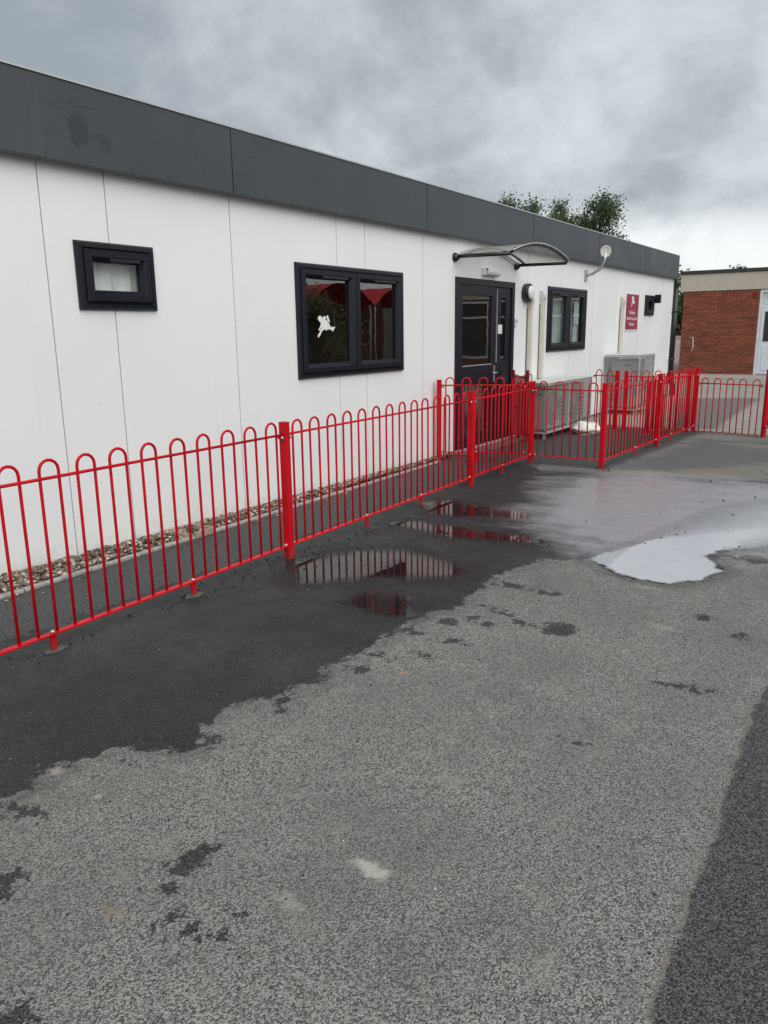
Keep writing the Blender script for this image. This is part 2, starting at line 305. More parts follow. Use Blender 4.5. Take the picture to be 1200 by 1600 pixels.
# ------------------------------------------------------------------ mesh helpers
class MB:
    def __init__(s): s.v = []; s.f = []; s.sm = []
    def add(s, v, f, smooth=False):
        b = len(s.v); s.v += [tuple(map(float, p)) for p in v]; s.f += [tuple(i+b for i in q) for q in f]; s.sm += [smooth]*len(f); return s
    def box(s, x0, x1, y0, y1, z0, z1):
        v = [(x, y, z) for z in (z0, z1) for y in (y0, y1) for x in (x0, x1)]
        return s.add(v, [(0, 2, 3, 1), (4, 5, 7, 6), (0, 1, 5, 4), (2, 6, 7, 3), (0, 4, 6, 2), (1, 3, 7, 5)])
    def tube(s, pts, rad, seg=8, cap=True):
        pts = [np.array(p, float) for p in pts]; rad = rad if hasattr(rad, '__len__') else [rad]*len(pts)
        t = [pts[min(i+1, len(pts)-1)]-pts[max(i-1, 0)] for i in range(len(pts))]; t = [x/np.linalg.norm(x) for x in t]
        a = np.array([0, 0, 1.]) if abs(t[0][2]) < .9 else np.array([1., 0, 0])
        nrm = np.cross(t[0], a); nrm /= np.linalg.norm(nrm); V = []
        for p, tt, rr in zip(pts, t, rad):
            nrm = nrm-tt*(nrm@tt); nrm /= np.linalg.norm(nrm); bb = np.cross(tt, nrm)
            V += [p+rr*(math.cos(q)*nrm+math.sin(q)*bb) for q in [2*math.pi*j/seg for j in range(seg)]]
        Fc = [(i*seg+j, i*seg+(j+1) % seg, (i+1)*seg+(j+1) % seg, (i+1)*seg+j) for i in range(len(pts)-1) for j in range(seg)]
        s.add(V, Fc, True)
        if cap:
            b = len(s.v)-len(V); L = (len(pts)-1)*seg
            s.f += [tuple(b+j for j in reversed(range(seg))), tuple(b+L+j for j in range(seg))]; s.sm += [False, False]
        return s
    def lathe(s, prof, c, axis, seg=20):          # prof: (radius, along) pairs
        axis = np.array(axis, float); a = np.array([0, 0, 1.]) if abs(axis[2]) < .9 else np.array([1., 0, 0])
        e1 = np.cross(axis, a); e1 /= np.linalg.norm(e1); e2 = np.cross(axis, e1); c = np.array(c, float)
        V = [c+axis*h+rr*(math.cos(q)*e1+math.sin(q)*e2) for rr, h in prof for q in [2*math.pi*j/seg for j in range(seg)]]
        s.add(V, [(i*seg+j, i*seg+(j+1) % seg, (i+1)*seg+(j+1) % seg, (i+1)*seg+j) for i in range(len(prof)-1) for j in range(seg)], True)
        b = len(s.v)-len(V); L = (len(prof)-1)*seg
        s.f += [tuple(b+j for j in reversed(range(seg))), tuple(b+L+j for j in range(seg))]; s.sm += [False, False]
        return s
    def ring(s, x0, x1, z0, z1, prof, ybase):     # mitred rectangular frame, prof: (inset, outwards) pairs, outwards = -y
        V = []
        for ins, out in prof:
            V += [(x0+ins, ybase-out, z0+ins), (x1-ins, ybase-out, z0+ins), (x1-ins, ybase-out, z1-ins), (x0+ins, ybase-out, z1-ins)]
        return s.add(V, [(i*4+j, i*4+(j+1) % 4, (i+1)*4+(j+1) % 4, (i+1)*4+j) for i in range(len(prof)-1) for j in range(4)])
    def prism(s, poly, fn, d0, d1):               # fn(u, v, depth) -> xyz
        k_ = len(poly); V = [fn(a, b, d0) for a, b in poly]+[fn(a, b, d1) for a, b in poly]
        return s.add(V, [tuple(range(k_)), tuple(reversed(range(k_, 2*k_)))]+[(i, i+k_, (i+1) % k_+k_, (i+1) % k_) for i in range(k_)])
    def mesh(s, name, mat):
        me = bpy.data.meshes.new(name); me.from_pydata(s.v, [], s.f)
        me.polygons.foreach_set('use_smooth', s.sm); me.materials.append(M[mat]); 
        bm = bmesh.new(); bm.from_mesh(me); bmesh.ops.recalc_face_normals(bm, faces=bm.faces)
        big = [f for f in bm.faces if len(f.verts) > 4]
        if big: bmesh.ops.triangulate(bm, faces=big)
        bm.to_mesh(me); bm.free(); me.update(); return me
    def build(s, name, mat, parent=None, bevel=0., loc=None):
        me = s.mesh(name, mat); o = bpy.data.objects.new(name, me); COL.objects.link(o)
        if parent: o.parent = parent
        if loc: o.location = loc
        if bevel:
            b = o.modifiers.new('bevel', 'BEVEL'); b.width = bevel; b.segments = 2; b.limit_method = 'ANGLE'; b.harden_normals = False
        return o
def tag(o, label=None, cat=None, group=None, kind=None):
    if label: o['label'] = label
    if cat: o['category'] = cat
    if group: o['group'] = group
    if kind: o['kind'] = kind
    return o
def thing(name, label, cat, loc=(0, 0, 0), rz=0., group=None):
    o = bpy.data.objects.new(name, None); COL.objects.link(o); o.location = loc; o.rotation_euler = (0, 0, rz); o.empty_display_size = .2
    return tag(o, label, cat, group)
def inst(me, name, parent, loc=(0, 0, 0), rot=(0, 0, 0)):
    o = bpy.data.objects.new(name, me); COL.objects.link(o); o.parent = parent; o.location = loc; o.rotation_euler = rot; return o
def box(name, mat, parent, *b, bevel=0.): return MB().box(*b).build(name, mat, parent, bevel)

def sdf(P, poly):                                  # signed distance, + inside
    poly = np.array(poly, float)[:, :2]; A = poly; B = np.roll(poly, -1, 0); D = np.full(len(P), 1e9); ins = np.zeros(len(P), bool)
    for a, b in zip(A, B):
        e = b-a; t = np.clip(((P-a)@e)/max(e@e, 1e-12), 0, 1); q = P-a-t[:, None]*e; D = np.minimum(D, np.hypot(q[:, 0], q[:, 1]))
        c_ = ((a[1] > P[:, 1]) != (b[1] > P[:, 1])); dy = b[1]-a[1]
        if abs(dy) > 1e-12: ins ^= c_ & (P[:, 0] < (b[0]-a[0])*(P[:, 1]-a[1])/dy+a[0])
    return np.where(ins, D, -D)
def px(*q): return [G(*p)[:2] for p in q]

# ------------------------------------------------------------------ ground
gx = np.concatenate([[-400, -150, -60, -25, -10, -4, -1.5, -.5], np.arange(0, 6.6, .022), np.arange(6.62, 13, .06), np.arange(13.1, 30, .12), [31, 34, 40, 60, 110, 220, 450, 900]])
gy = np.concatenate([[-500, -200, -80, -30, -14, -7, -4, -2.5, -1.6], np.arange(-1, 2.7, .022), np.arange(2.72, 4.9, .045), np.arange(5, 9, .25), [10, 14, 22, 45, 100, 220, 500]])
XX, YY = np.meshgrid(gx, gy); P = np.stack([XX.ravel(), YY.ravel()], 1); nx, ny = len(gx), len(gy)
idx = np.arange(nx*ny).reshape(ny, nx)
quads = np.stack([idx[:-1, :-1], idx[:-1, 1:], idx[1:, 1:], idx[1:, :-1]], -1).reshape(-1, 4)
me = bpy.data.meshes.new('ground'); me.from_pydata(np.c_[P, np.zeros(len(P))].tolist(), [], quads.tolist())
wet_edge = px((-60, 1290), (0, 1250), (80, 1200), (170, 1172), (300, 1165), (350, 1110), (430, 1085), (530, 1045), (590, 1000), (680, 955), (720, 940), (790, 895), (860, 876), (920, 876), (960, 893), (1000, 905), (1045, 913), (1100, 905), (1132, 893), (1115, 868), (1200, 852), (1330, 850))
wetp = [(-.5, 4.4), (-.5, 2.6)]+[tuple(p) for p in wet_edge]+[tuple(G(1330, 760)[:2]), tuple(G(1050, 745)[:2]), tuple(G(850, 735)[:2]), (8.4, 3.85), (3, 3.75), (1, 3.75)]
att = {'wet': sdf(P, wetp)}
spots = [(300, 1340, .075, .05), (285, 1358, .05, .035), (262, 1388, .018, .02), (330, 1160, .035, .055), (325, 1152, .03, .03), (20, 1265, .03, .05), (60, 1270, .012, .03), (10, 1380, .05, .05), (12, 1395, .03, .03), (20, 1595, .05, .06),
         (268, 1428, .014, .02), (250, 1453, .012, .018), (376, 1433, .016, .025), (297, 1462, .014, .02), (335, 1462, .01, .03), (875, 983, .10, .09), (1085, 1077, .03, .07), (1045, 1070, .03, .05), (1060, 1072, .02, .04), (712, 1002, .03, .06), (660, 1025, .02, .05), (685, 1003, .02, .03),
         (1100, 965, .05, .05), (1157, 995, .05, .04), (790, 960, .03, .05), (820, 975, .03, .07), (755, 975, .03, .06), (770, 950, .02, .05), (905, 1160, .012, .025), (740, 965, .03, .04), (560, 1045, .04, .05), (500, 1062, .03, .04), (440, 1094, .03, .03), (210, 1190, .012, .02), (440, 1110, .012, .012), (1180, 874, .10, .12), (1130, 868, .05, .08), (640, 985, .05, .07), (700, 972, .05, .05), (590, 1025, .03, .06), (850, 925, .04, .1), (800, 915, .05, .1)]
sp_ = np.full(len(P), -1.)
for (a, b, ra, rb) in spots:
    c0 = G(a, b)[:2]; q = (P-c0)/[ra, rb]; sp_ = np.maximum(sp_, (1-np.hypot(q[:, 0], q[:, 1]))*min(ra, rb))
att['spot'] = sp_
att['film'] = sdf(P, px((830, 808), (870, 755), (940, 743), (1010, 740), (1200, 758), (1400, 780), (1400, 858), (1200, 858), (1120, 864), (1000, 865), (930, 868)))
att['damp'] = sdf(P, [(-2, 4.45), (-2, 3.3), (8.4, 3.5), (8.4, 2.7), (12.4, 2.5), (12.4, 4.8), (8, 4.8)])
att['moist'] = (sdf(P, px((830, 725), (950, 730), (1080, 682), (1200, 690), (1400, 700), (1400, 760), (1040, 760), (800, 760))))
att['newer'] = sdf(P, [(-3, -6), (-3, .28), (1.52, .327), (2.44, .36), (3.6, .378), (5.0, .40), (5.3, -6)])
att['pale'] = np.maximum(sdf(P, px((850, 738), (950, 733), (1050, 734), (1200, 722), (1400, 722), (1400, 752), (1200, 752), (1050, 746), (960, 743))), sdf(P, px((1115, 688), (1200, 694), (1300, 696), (1300, 706), (1200, 704), (1130, 697))))
att['far'] = sdf(P, [(12.45, -40), (12.45, 4.6), (18.9, 4.6), (18.9, 40), (200, 40), (200, -40)])
att['fardark'] = sdf(P, px((1050, 622), (1188, 622), (1140, 655), (1120, 670), (1050, 672)))
for a, val in att.items():
    t = me.attributes.new(a, 'FLOAT', 'POINT'); t.data.foreach_set('value', val.astype(np.float32))
me.materials.append(M['asphalt']); go = bpy.data.objects.new('ground', me); COL.objects.link(go); tag(go, kind='structure')

def puddle(poly, label, soft, painted_sky=0., margin=.08, step=.03, name='puddle'):
    poly = np.array(poly); lo, hi = poly.min(0)-margin, poly.max(0)+margin
    ax, ay = np.arange(lo[0], hi[0], step), np.arange(lo[1], hi[1], step); A, B = np.meshgrid(ax, ay); Q = np.stack([A.ravel(), B.ravel()], 1)
    dd = sdf(Q, poly); id_ = np.arange(len(Q)).reshape(len(ay), len(ax))
    q = np.stack([id_[:-1, :-1], id_[:-1, 1:], id_[1:, 1:], id_[1:, :-1]], -1).reshape(-1, 4); q = q[dd[q].max(1) > -margin]
    us = np.unique(q); mp = np.full(len(Q), -1); mp[us] = np.arange(len(us))
    me = bpy.data.meshes.new(name); me.from_pydata(np.c_[Q[us], np.full(len(us), .003)].tolist(), [], mp[q].tolist())
    t = me.attributes.new('depth', 'FLOAT', 'POINT'); t.data.foreach_set('value', dd[us].astype(np.float32))
    t = me.attributes.new('soft', 'FLOAT', 'POINT'); t.data.foreach_set('value', (soft+(.6 if painted_sky else 0)*np.clip((Q[us, 0]-5.7)/.9, 0, 1)).astype(np.float32))
    t = me.attributes.new('painted_sky', 'FLOAT', 'POINT'); t.data.foreach_set('value', np.full(len(us), painted_sky, np.float32))
    me.materials.append(M['water']); o = bpy.data.objects.new(name, me); COL.objects.link(o); return tag(o, label, kind='structure')
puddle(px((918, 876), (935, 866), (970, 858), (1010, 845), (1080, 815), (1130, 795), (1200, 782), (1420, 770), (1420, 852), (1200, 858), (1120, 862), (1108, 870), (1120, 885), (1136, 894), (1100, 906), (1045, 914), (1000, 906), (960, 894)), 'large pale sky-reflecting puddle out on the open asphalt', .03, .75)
puddle(px((440, 876), (560, 858), (640, 858), (725, 882), (745, 890), (725, 908), (600, 908), (450, 918)), 'long puddle reflecting fence bars beside the first post', .16)
puddle(px((520, 942), (570, 918), (655, 933), (650, 967), (600, 966)), 'small dark puddle nearest the dry asphalt edge', .10)
puddle(px((600, 818), (640, 812), (760, 828), (870, 843), (862, 853), (700, 842)), 'thin streak-like puddle beside the fence middle', .10)
puddle(px((650, 786), (700, 780), (770, 792), (840, 803), (832, 815), (670, 805)), 'reddish puddle by the fence foot near second post', .12)

# concrete edging and pebbles along the wall
EY = lambda x: 4.375+.035*(x-1.) if x < 8.4 else 4.63
e = MB()
xs_ = np.arange(-3, 8.46, .915)
edg = thing('edging_strip', 'narrow concrete edging strip holding back the gravel', 'edging')
for i in range(len(xs_)-1):
    a, b = xs_[i]+.004, xs_[i+1]-.004
    MB().add([(a, EY(a)-.02, -.05), (b, EY(b)-.02, -.05), (b, EY(b)+.03, -.05), (a, EY(a)+.03, -.05), (a, EY(a)-.02, .018), (b, EY(b)-.02, .018), (b, EY(b)+.03, .018), (a, EY(a)+.03, .018)],
        [(0, 3, 2, 1), (4, 5, 6, 7), (0, 1, 5, 4), (1, 2, 6, 5), (2, 3, 7, 6), (3, 0, 4, 7)]).build('edging_stone', 'concrete', edg, .006)
base_v = []; bmi = bmesh.new(); bmesh.ops.create_icosphere(bmi, subdivisions=1, radius=1); iv = np.array([v.co[:] for v in bmi.verts]); itf = np.array([[v.index for v in f.verts] for f in bmi.faces]); bmi.free()
V_, F_ = [], []
def pebble(x, y, z, sx, sy, sz):
    a = rng.uniform(0, 6.28); c_, s_ = math.cos(a), math.sin(a); q = iv*(1+rng.uniform(-.14, .14, (12, 1)))*[sx, sy, sz]
    tl = rng.uniform(-.5, .5); q = np.c_[q[:, 0], q[:, 1]*math.cos(tl)-q[:, 2]*math.sin(tl), q[:, 1]*math.sin(tl)+q[:, 2]*math.cos(tl)]
    q = np.c_[q[:, 0]*c_-q[:, 1]*s_, q[:, 0]*s_+q[:, 1]*c_, q[:, 2]]+[x, y, z]
    F_.append(itf+12*len(V_)); V_.append(q)
for x in np.arange(-1, 8.45, .017):
    wd = 4.735-EY(x)-.035
    for j in range(int(wd/.022)+3):
        sz = rng.uniform(.008, .019)
        yy = EY(x)+.045+rng.uniform(0, 1)*max(wd-.02, .02)
        if 3.86 < x < 4.16 and yy > 4.5 and rng.random() < .8: continue
        pebble(x+rng.uniform(-.02, .02), yy, rng.uniform(.004, .03)+.02*(yy > 4.6), sz*1.25, sz, sz*.7)
for i in range(70):
    x = rng.uniform(1, 8.2); pebble(x, EY(x)-.03-rng.exponential(.06), .006, *(rng.uniform(.006, .011, 3)*[1.2, 1, .8]))
def stuffmesh(name, mat, label, smooth=True, parent=None):
    me = bpy.data.meshes.new(name); me.from_pydata(np.concatenate(V_).tolist(), [], np.concatenate(F_).tolist()); me.materials.append(M[mat])
    me.polygons.foreach_set('use_smooth', [smooth]*len(me.polygons)); o = bpy.data.objects.new(name, me); COL.objects.link(o)
    if parent: o.parent = parent
    return tag(o, label, None, None, 'stuff')
stuffmesh('gravel', 'pebble', 'brown and cream pebbles along the foot of the white wall')
# small gully frame lying in the pebbles
gf = thing('drain_frame', 'broken terracotta drain frame set into the pebbles by the wall', 'drain')
for a, b in [((3.86, 4.70), (3.90, 4.46)), ((4.12, 4.72), (4.14, 4.48)), ((3.89, 4.71), (4.12, 4.725)), ((3.93, 4.46), (4.13, 4.475))]:
    a, b = np.array(a), np.array(b); e1 = (b-a)/np.linalg.norm(b-a); n_ = np.array([-e1[1], e1[0]])*.012
    MB().add([(*(a-n_), .0), (*(b-n_), .0), (*(b+n_), .0), (*(a+n_), .0), (*(a-n_), .05), (*(b-n_), .048), (*(b+n_), .048), (*(a+n_), .05)], [(0, 3, 2, 1), (4, 5, 6, 7), (0, 1, 5, 4), (1, 2, 6, 5), (2, 3, 7, 6), (3, 0, 4, 7)]).build('frame_bar', 'hot', gf, .003)
MB().box(3.89, 4.12, 4.48, 4.71, .003, .012).build('grate', 'dark', gf)
# bitumen crumbs by the posts and loose bits across the yard
V_, F_ = [], []
for (cx, cy, cnt, sp) in [(3.93, 3.42, 150, .16), (3.6, 3.40, 60, .22), (4.3, 3.36, 50, .25), (3.01, 3.44, 70, .16), (2.05, 3.43, 60, .14), (6.87, 3.54, 70, .15), (8.5, 3.62, 60, .12), (8.5, 2.78, 60, .14), (4.93, 3.45, 30, .15), (5.83, 3.48, 30, .2), (10.5, 2.8, 40, .2), (12.3, 2.6, 40, .2)]:
    for i in range(cnt):
        s0 = min(rng.exponential(.0024)+.0015, .009); pebble(cx+rng.normal(0, sp*1.4), cy+rng.normal(0, sp*.55), s0*.4, s0*1.4, s0, s0*.7)
for i in range(150):
    p = G(rng.uniform(0, 1200), rng.uniform(700, 1600) if i > 90 else rng.uniform(690, 860)); s0 = rng.uniform(.002, .0045)*(2 if i < 60 else 1)
    if p[1] < 3.2: pebble(p[0], p[1], s0*.4, s0*1.3, s0, s0*.8)
for (a, b) in [(858, 852), (1057, 836), (1145, 805), (1155, 855), (1130, 783), (1180, 777), (1110, 752), (1008, 850), (172, 1253), (263, 1282), (58, 1288), (105, 1430), (907, 1374), (1165, 1275 - 15), (580, 1071)]:
    p = G(a, b); s0 = .0022*np.linalg.norm(p)**.7; pebble(p[0], p[1], s0*.5, s0*1.2, s0, s0)
stuffmesh('bitumen_crumbs', 'crumb', 'loose black bitumen crumbs scattered around the fence posts', False)
V_, F_ = [], []
for i in range(900):
    p = G(rng.uniform(-20, 1220), 880+740*rng.random()**1.3); s0 = rng.uniform(.0011, .0026)*(1.6 if rng.random() < .06 else 1)
    pebble(p[0], p[1], s0*.45, s0*1.3, s0, s0*.7)
stuffmesh('grit', 'pebble', 'fine pale grit scattered over the dry asphalt')
# concrete footings showing at two fence feet
for (x, y, lab) in [(2.05, 3.44, 'pale concrete footing round the fence foot with most crumbs'), (3.01, 3.47, 'small concrete footing under fence foot beside first post')]:
    pts = [((.048+.006*math.sin(3*a+x)+rng.uniform(-.015, .015))*math.cos(a)*1.15+x, (.042+rng.uniform(-.010, .010))*math.sin(a)+y-.01) for a in np.linspace(0, 2*math.pi, 22, endpoint=False)]
    tag(MB().prism(pts, lambda a, b, c_: (a, b, c_), -.01, .006).build('concrete_footing', 'footing'), lab, 'footing')

# ------------------------------------------------------------------ the cabin
cab = thing('modular_building', 'long white modular cabin with dark grey roof fascia', 'building', (0, 0, 0))
X0, X1, ZB, ZT = -1.2, 18.76, .02, 2.66
joints = [X0, .2, 1.4, 1.91, 3.094, 3.593, 4.778, 6.196, 6.666, 7.796, 9.155, 9.59, 10.70, 11.985, 12.45, 13.486, 14.754, 15.217, 16.20, 17.51, 17.87, X1]
win = [(3.304, 3.956, 1.72, 2.172), (5.556, 7.345, 1.122, 2.172), (11.45, 13.11, 1.205, 2.19), (16.60, 17.22, 1.80, 2.215), (8.55, 10.25, .06, 2.19)]
def holed(x0, x1, z0, z1, y0, y1, holes, inset=.03):
    hs = [(max(a+inset, x0), min(b-inset, x1), max(c_+inset if c_ > .1 else z0, z0), min(e_-inset, z1)) for a, b, c_, e_ in holes if a+inset < x1 and b-inset > x0]
    xs = sorted({x0, x1, *[h[0] for h in hs], *[h[1] for h in hs]}); zs = sorted({z0, z1, *[h[2] for h in hs], *[h[3] for h in hs]})
    solid = lambda i, j: 0 <= i < len(xs)-1 and 0 <= j < len(zs)-1 and not any(h[0] <= (xs[i]+xs[i+1])/2 <= h[1] and h[2] <= (zs[j]+zs[j+1])/2 <= h[3] for h in hs)
    mb = MB()
    for i in range(len(xs)-1):
        for j in range(len(zs)-1):
            if not solid(i, j): continue
            a, b, c_, e_ = xs[i], xs[i+1], zs[j], zs[j+1]
            mb.add([(a, y0, c_), (b, y0, c_), (b, y0, e_), (a, y0, e_)], [(0, 1, 2, 3)]); mb.add([(a, y1, c_), (b, y1, c_), (b, y1, e_), (a, y1, e_)], [(3, 2, 1, 0)])
            if not solid(i-1, j): mb.add([(a, y0, c_), (a, y0, e_), (a, y1, e_), (a, y1, c_)], [(0, 1, 2, 3)])
            if not solid(i+1, j): mb.add([(b, y0, c_), (b, y1, c_), (b, y1, e_), (b, y0, e_)], [(0, 1, 2, 3)])
            if not solid(i, j-1): mb.add([(a, y0, c_), (a, y1, c_), (b, y1, c_), (b, y0, c_)], [(0, 1, 2, 3)])
            if not solid(i, j+1): mb.add([(a, y0, e_), (b, y0, e_), (b, y1, e_), (a, y1, e_)], [(0, 1, 2, 3)])
    return mb
def cuts(a, b):
    for (p, q, zl, zh) in win:
        if p+.03 <= a and q-.03 >= b: return [(ZB, zl+.03), (zh-.03, ZT)]
    return [(ZB, ZT)]
for a, b in zip(joints[:-1], joints[1:]):
    for z_lo, z_hi in cuts(a, b): holed(a+.0042, b-.0042, z_lo, z_hi, WALL+random.uniform(-.0008, .0008), WALL+.05, win).build('wall_panel', 'panel', cab)
holed(X0, X1, ZB, ZT, WALL+.052, WALL+.11, win, .035).build('wall_core', 'cav', cab)
box('base_skirt', 'dark', cab, X0, X1, WALL+.03, 9.5, 0.0, ZB-.002)
# inside
box('interior_floor', 'interior', cab, X0, X1-.06, WALL+.115, 9.4, ZB, .06)
box('interior_ceiling', 'interior', cab, X0, X1-.06, WALL+.115, 9.4, 2.50, 2.60)
box('interior_wall', 'interior', cab, X0, X1-.06, 8.0, 8.1, .062, 2.498)
for xp in (4.9, 8.2, 10.6, 13.9): box('partition_wall', 'interior', cab, xp, xp+.08, WALL+.13, 7.99, .062, 2.498)
box('end_wall', 'panel', cab, X1-.055, X1-.003, WALL+.055, 9.5, ZB, ZT)
box('roof', 'roofedge', cab, X0, X1+.02, 4.72, 9.5, 2.67, 3.05)
box('corner_trim', 'white', cab, X1-.03, X1+.012, WALL-.014, WALL+.05, ZB, ZT-.004, bevel=.003)
FY = 4.665; ZF0, ZF1 = 2.635, 3.125
fj = [X0, 1.75, 4.764, 7.767, 10.685, 13.463, 16.2, X1+.12]
for a, b in zip(fj[:-1], fj[1:]):
    box('fascia_panel', 'fascia', cab, a+.003, b-.003, FY, FY+.03, ZF0, ZF1, bevel=.003)
    if a > 0:                                   # cover strip lapping each joint
        box('cover_strip', 'fascia', cab, a+.002, a+.29, FY-.0025, FY+.002, ZF0+.003, ZF1-.003)
box('fascia_return', 'fascia', cab, X1+.09, X1+.117, FY+.033, 9.5, ZF0, ZF1)
box('soffit', 'fascia', cab, X0, X1+.085, FY+.031, WALL+.02, ZF0+.004, ZF0+.018)
box('fascia_lip', 'roofedge', cab, X0, X1+.118, FY-.006, FY+.004, ZF0-.012, ZF0+.006)
box('roof_trim', 'alu', cab, X0, X1+.125, FY-.008, FY+.09, ZF1+.001, ZF1+.014)
sc = MB()
for a, b in zip(fj[:-1], fj[1:]):
    for x in np.arange(a+.05, b, .33): sc.lathe([(.0055, 0), (.0045, .003)], (x, FY, ZF0+.035), (0, -1, 0), 6)
    for z in (ZF0+.04, ZF0+.17, ZF0+.32, ZF1-.04):
        sc.lathe([(.0055, 0), (.0045, .003)], (a+.03, FY-.0025, z), (0, -1, 0), 6); sc.lathe([(.0055, 0), (.0045, .003)], (a+.27, FY-.0025, z), (0, -1, 0), 6)
tag(sc.build('rivets', 'gasket', cab), kind='stuff')
sc = MB()
for j in joints[4:-1]:
    for z in np.arange(.3, 2.6, .26):
        for dx in ((.035,) if random.random() < .6 else (.035, .30)):
            if not any(h[0]-.02 < j+dx < h[1]+.02 and h[2]-.02 < z < h[3]+.02 for h in win): sc.lathe([(.0034, 0), (.003, .0015)], (j+dx, WALL-.0008, z), (0, -1, 0), 6)
tag(sc.build('wall_screws', 'alu', cab), kind='stuff')

FRP = [(0, -.002), (0, .018), (.012, .034), (.040, .036), (.048, .026), (.052, .026), (.052, -.05)]
SAP = [(0, -.03), (0, .036), (.010, .052), (.048, .052), (.060, .040), (.074, .022), (.074, -.03)]
def window(x0, x1, z0, z1, n_s, gl='glass', vent=True):
    o = MB().ring(x0, x1, z0, z1, FRP, WALL)
    a, b, c_, e_ = x0+.053, x1-.053, z0+.053, z1-.053; wd = (b-a)/n_s
    for i in range(1, n_s): o.box(a+wd*i-.014, a+wd*i+.014, WALL-.03, WALL+.05, c_, e_)
    wo = o.build('window', 'frame', cab)
    for i in range(n_s):
        sa, sb = a+wd*i+(.006 if i else .0), a+wd*(i+1)-(.006 if i < n_s-1 else 0)
        MB().ring(sa, sb, c_, e_, SAP, WALL).build('sash', 'frame', wo)
        MB().ring(sa+.0741, sb-.0741, c_+.0741, e_-.0741, [(0, .020), (.006, .014), (.006, -.004)], WALL).build('gasket', 'gasket', wo)
        MB().box(sa+.07, sb-.07, WALL+.004, WALL+.010, c_+.07, e_-.07).build('pane', gl, wo)
        if vent: MB().prism([(0, 0), (.018, .0), (.026, -.012), (.026, -.022), (0, -.022)], lambda p, q, t, sa=sa, sb=sb: (t, WALL-.05-p, e_-.055+q), sa+(sb-sa)*.33, sa+(sb-sa)*.80).build('trickle_vent', 'frame', wo, .002)
    for q in (.3, .72): MB().box(x0+(x1-x0)*q-.022, x0+(x1-x0)*q+.022, WALL-.044, WALL-.034, z0+.016, z0+.024).build('drain_cap', 'gasket', wo)
    return wo
w1 = window(*win[0], 1, 'frost')
w2 = window(*win[1], 2); w3 = window(*win[2], 2); w4 = window(*win[3], 1)
# open top-hung stay of the last window
MB().box(17.16, 17.24, WALL-.16, WALL-.045, 2.06, 2.235).build('opening_sash', 'frame', w4, .004)
# door: frame, leaf with tall glass, side light
dx0, dx1, dz0, dz1 = win[4]
fr = MB().ring(dx0, dx1, dz0-.03, dz1, [(0, -.002), (0, .014), (.008, .020), (.075, .020), (.082, .012), (.082, -.07)], WALL)
door = fr.build('door', 'frame', cab)
lf0, lf1 = dx0+.085, dx0+1.16
def leaf_ring(x0, x1, z0, z1, st): return MB().ring(x0, x1, z0, z1, [(0, -.05), (0, -.004), (st, -.004), (st+.012, -.018), (st+.012, -.05)], WALL)
lf = MB()
lf.ring(lf0, lf1, .98, dz1-.085, [(0, -.05), (0, .002), (.115, .002), (.128, -.016), (.128, -.05)], WALL)
lf.ring(lf0, lf1, .10, .978, [(0, -.05), (0, .002), (.115, .002), (.128, -.016), (.128, -.05)], WALL)
lf.build('door_leaf', 'frame', door)
box('pane', 'glass', door, lf0+.12, lf1-.12, WALL+.02, WALL+.028, 1.10, dz1-.21)
box('pane', 'glass', door, lf0+.12, lf1-.12, WALL+.02, WALL+.028, .22, .86)
box('glazing_bead', 'alu', door, lf0+.125, lf1-.125, WALL-.001, WALL+.018, 1.098, 1.108)
sd = MB().ring(lf1+.012, dx1-.085, 1.0, dz1-.085, [(0, -.05), (0, -.002), (.13, -.002), (.14, -.016), (.14, -.05)], WALL).box(lf1+.012, dx1-.085, WALL+.003, WALL+.05, .1, .998)
sd.build('side_leaf', 'frame', door)
box('pane', 'glass', door, lf1+.145, dx1-.225, WALL+.02, WALL+.028, 1.13, dz1-.22)
box('pull_edge', 'alu', door, lf1-.006, lf1+.008, WALL-.010, WALL+.02, 1.12, dz1-.1)
box('door_notice', 'white', door, lf1+.05, lf1+.17, WALL-.006, WALL+.001, 1.50, 1.62)
hd = MB().box(lf1-.075, lf1-.035, WALL-.012, WALL+.0, .86, 1.08).tube([(lf1-.055, WALL-.01, .985), (lf1-.055, WALL-.06, .985), (lf1-.075, WALL-.065, .985), (lf1-.20, WALL-.065, .985)], .010, 8)
hd.build('handle', 'steel', door)
box('threshold', 'alu', door, dx0, dx1, WALL-.03, WALL+.05, .02, .05)
# things seen through the glass, and bars imitating a reflection
def wavy(name, mat, x0, x1, z0, z1, y, amp, wl, label, cat, seed=0):
    xs = np.linspace(x0, x1, 60); mb = MB(); ph = seed
    V = [(x, y+amp*math.sin(x*6.283/wl+ph)+.4*amp*math.sin(x*17/wl+ph*2)+.01*k2, z) for k2, z in enumerate((z0, (z0+z1)/2, z1)) for x in xs]
    V2 = [(a, b+.004, c_) for a, b, c_ in V]; nn = len(xs)
    Fq = [(i*nn+j, i*nn+j+1, (i+1)*nn+j+1, (i+1)*nn+j) for i in range(2) for j in range(nn-1)]
    mb.add(V, Fq, True); mb.add(V2, [q[::-1] for q in Fq], True)
    return tag(mb.build(name, mat), label, cat)
wavy('curtain', 'blind', 3.36, 3.92, 1.70, 2.14, WALL+.075, .010, .16, 'pale curtain behind the small frosted window', 'curtain', 1.)
wavy('curtain', 'curtain', 11.5, 13.06, 1.0, 2.12, WALL+.085, .022, .19, 'grey-green curtain behind the window beside the sign of notices', 'curtain', 2.)
for (x, sx, lab) in [(3.47, .05, 'small yellow tub on the frosted window sill'), (3.68, .085, 'wide yellow tub on the frosted window sill')]:
    tag(MB().lathe([(sx*.8, 0), (sx, .03), (sx*1.02, .085), (sx*.9, .09)], (x, WALL+.17, 1.76), (0, 0, 1), 16).build('tub', 'yellow'), lab, 'tub')
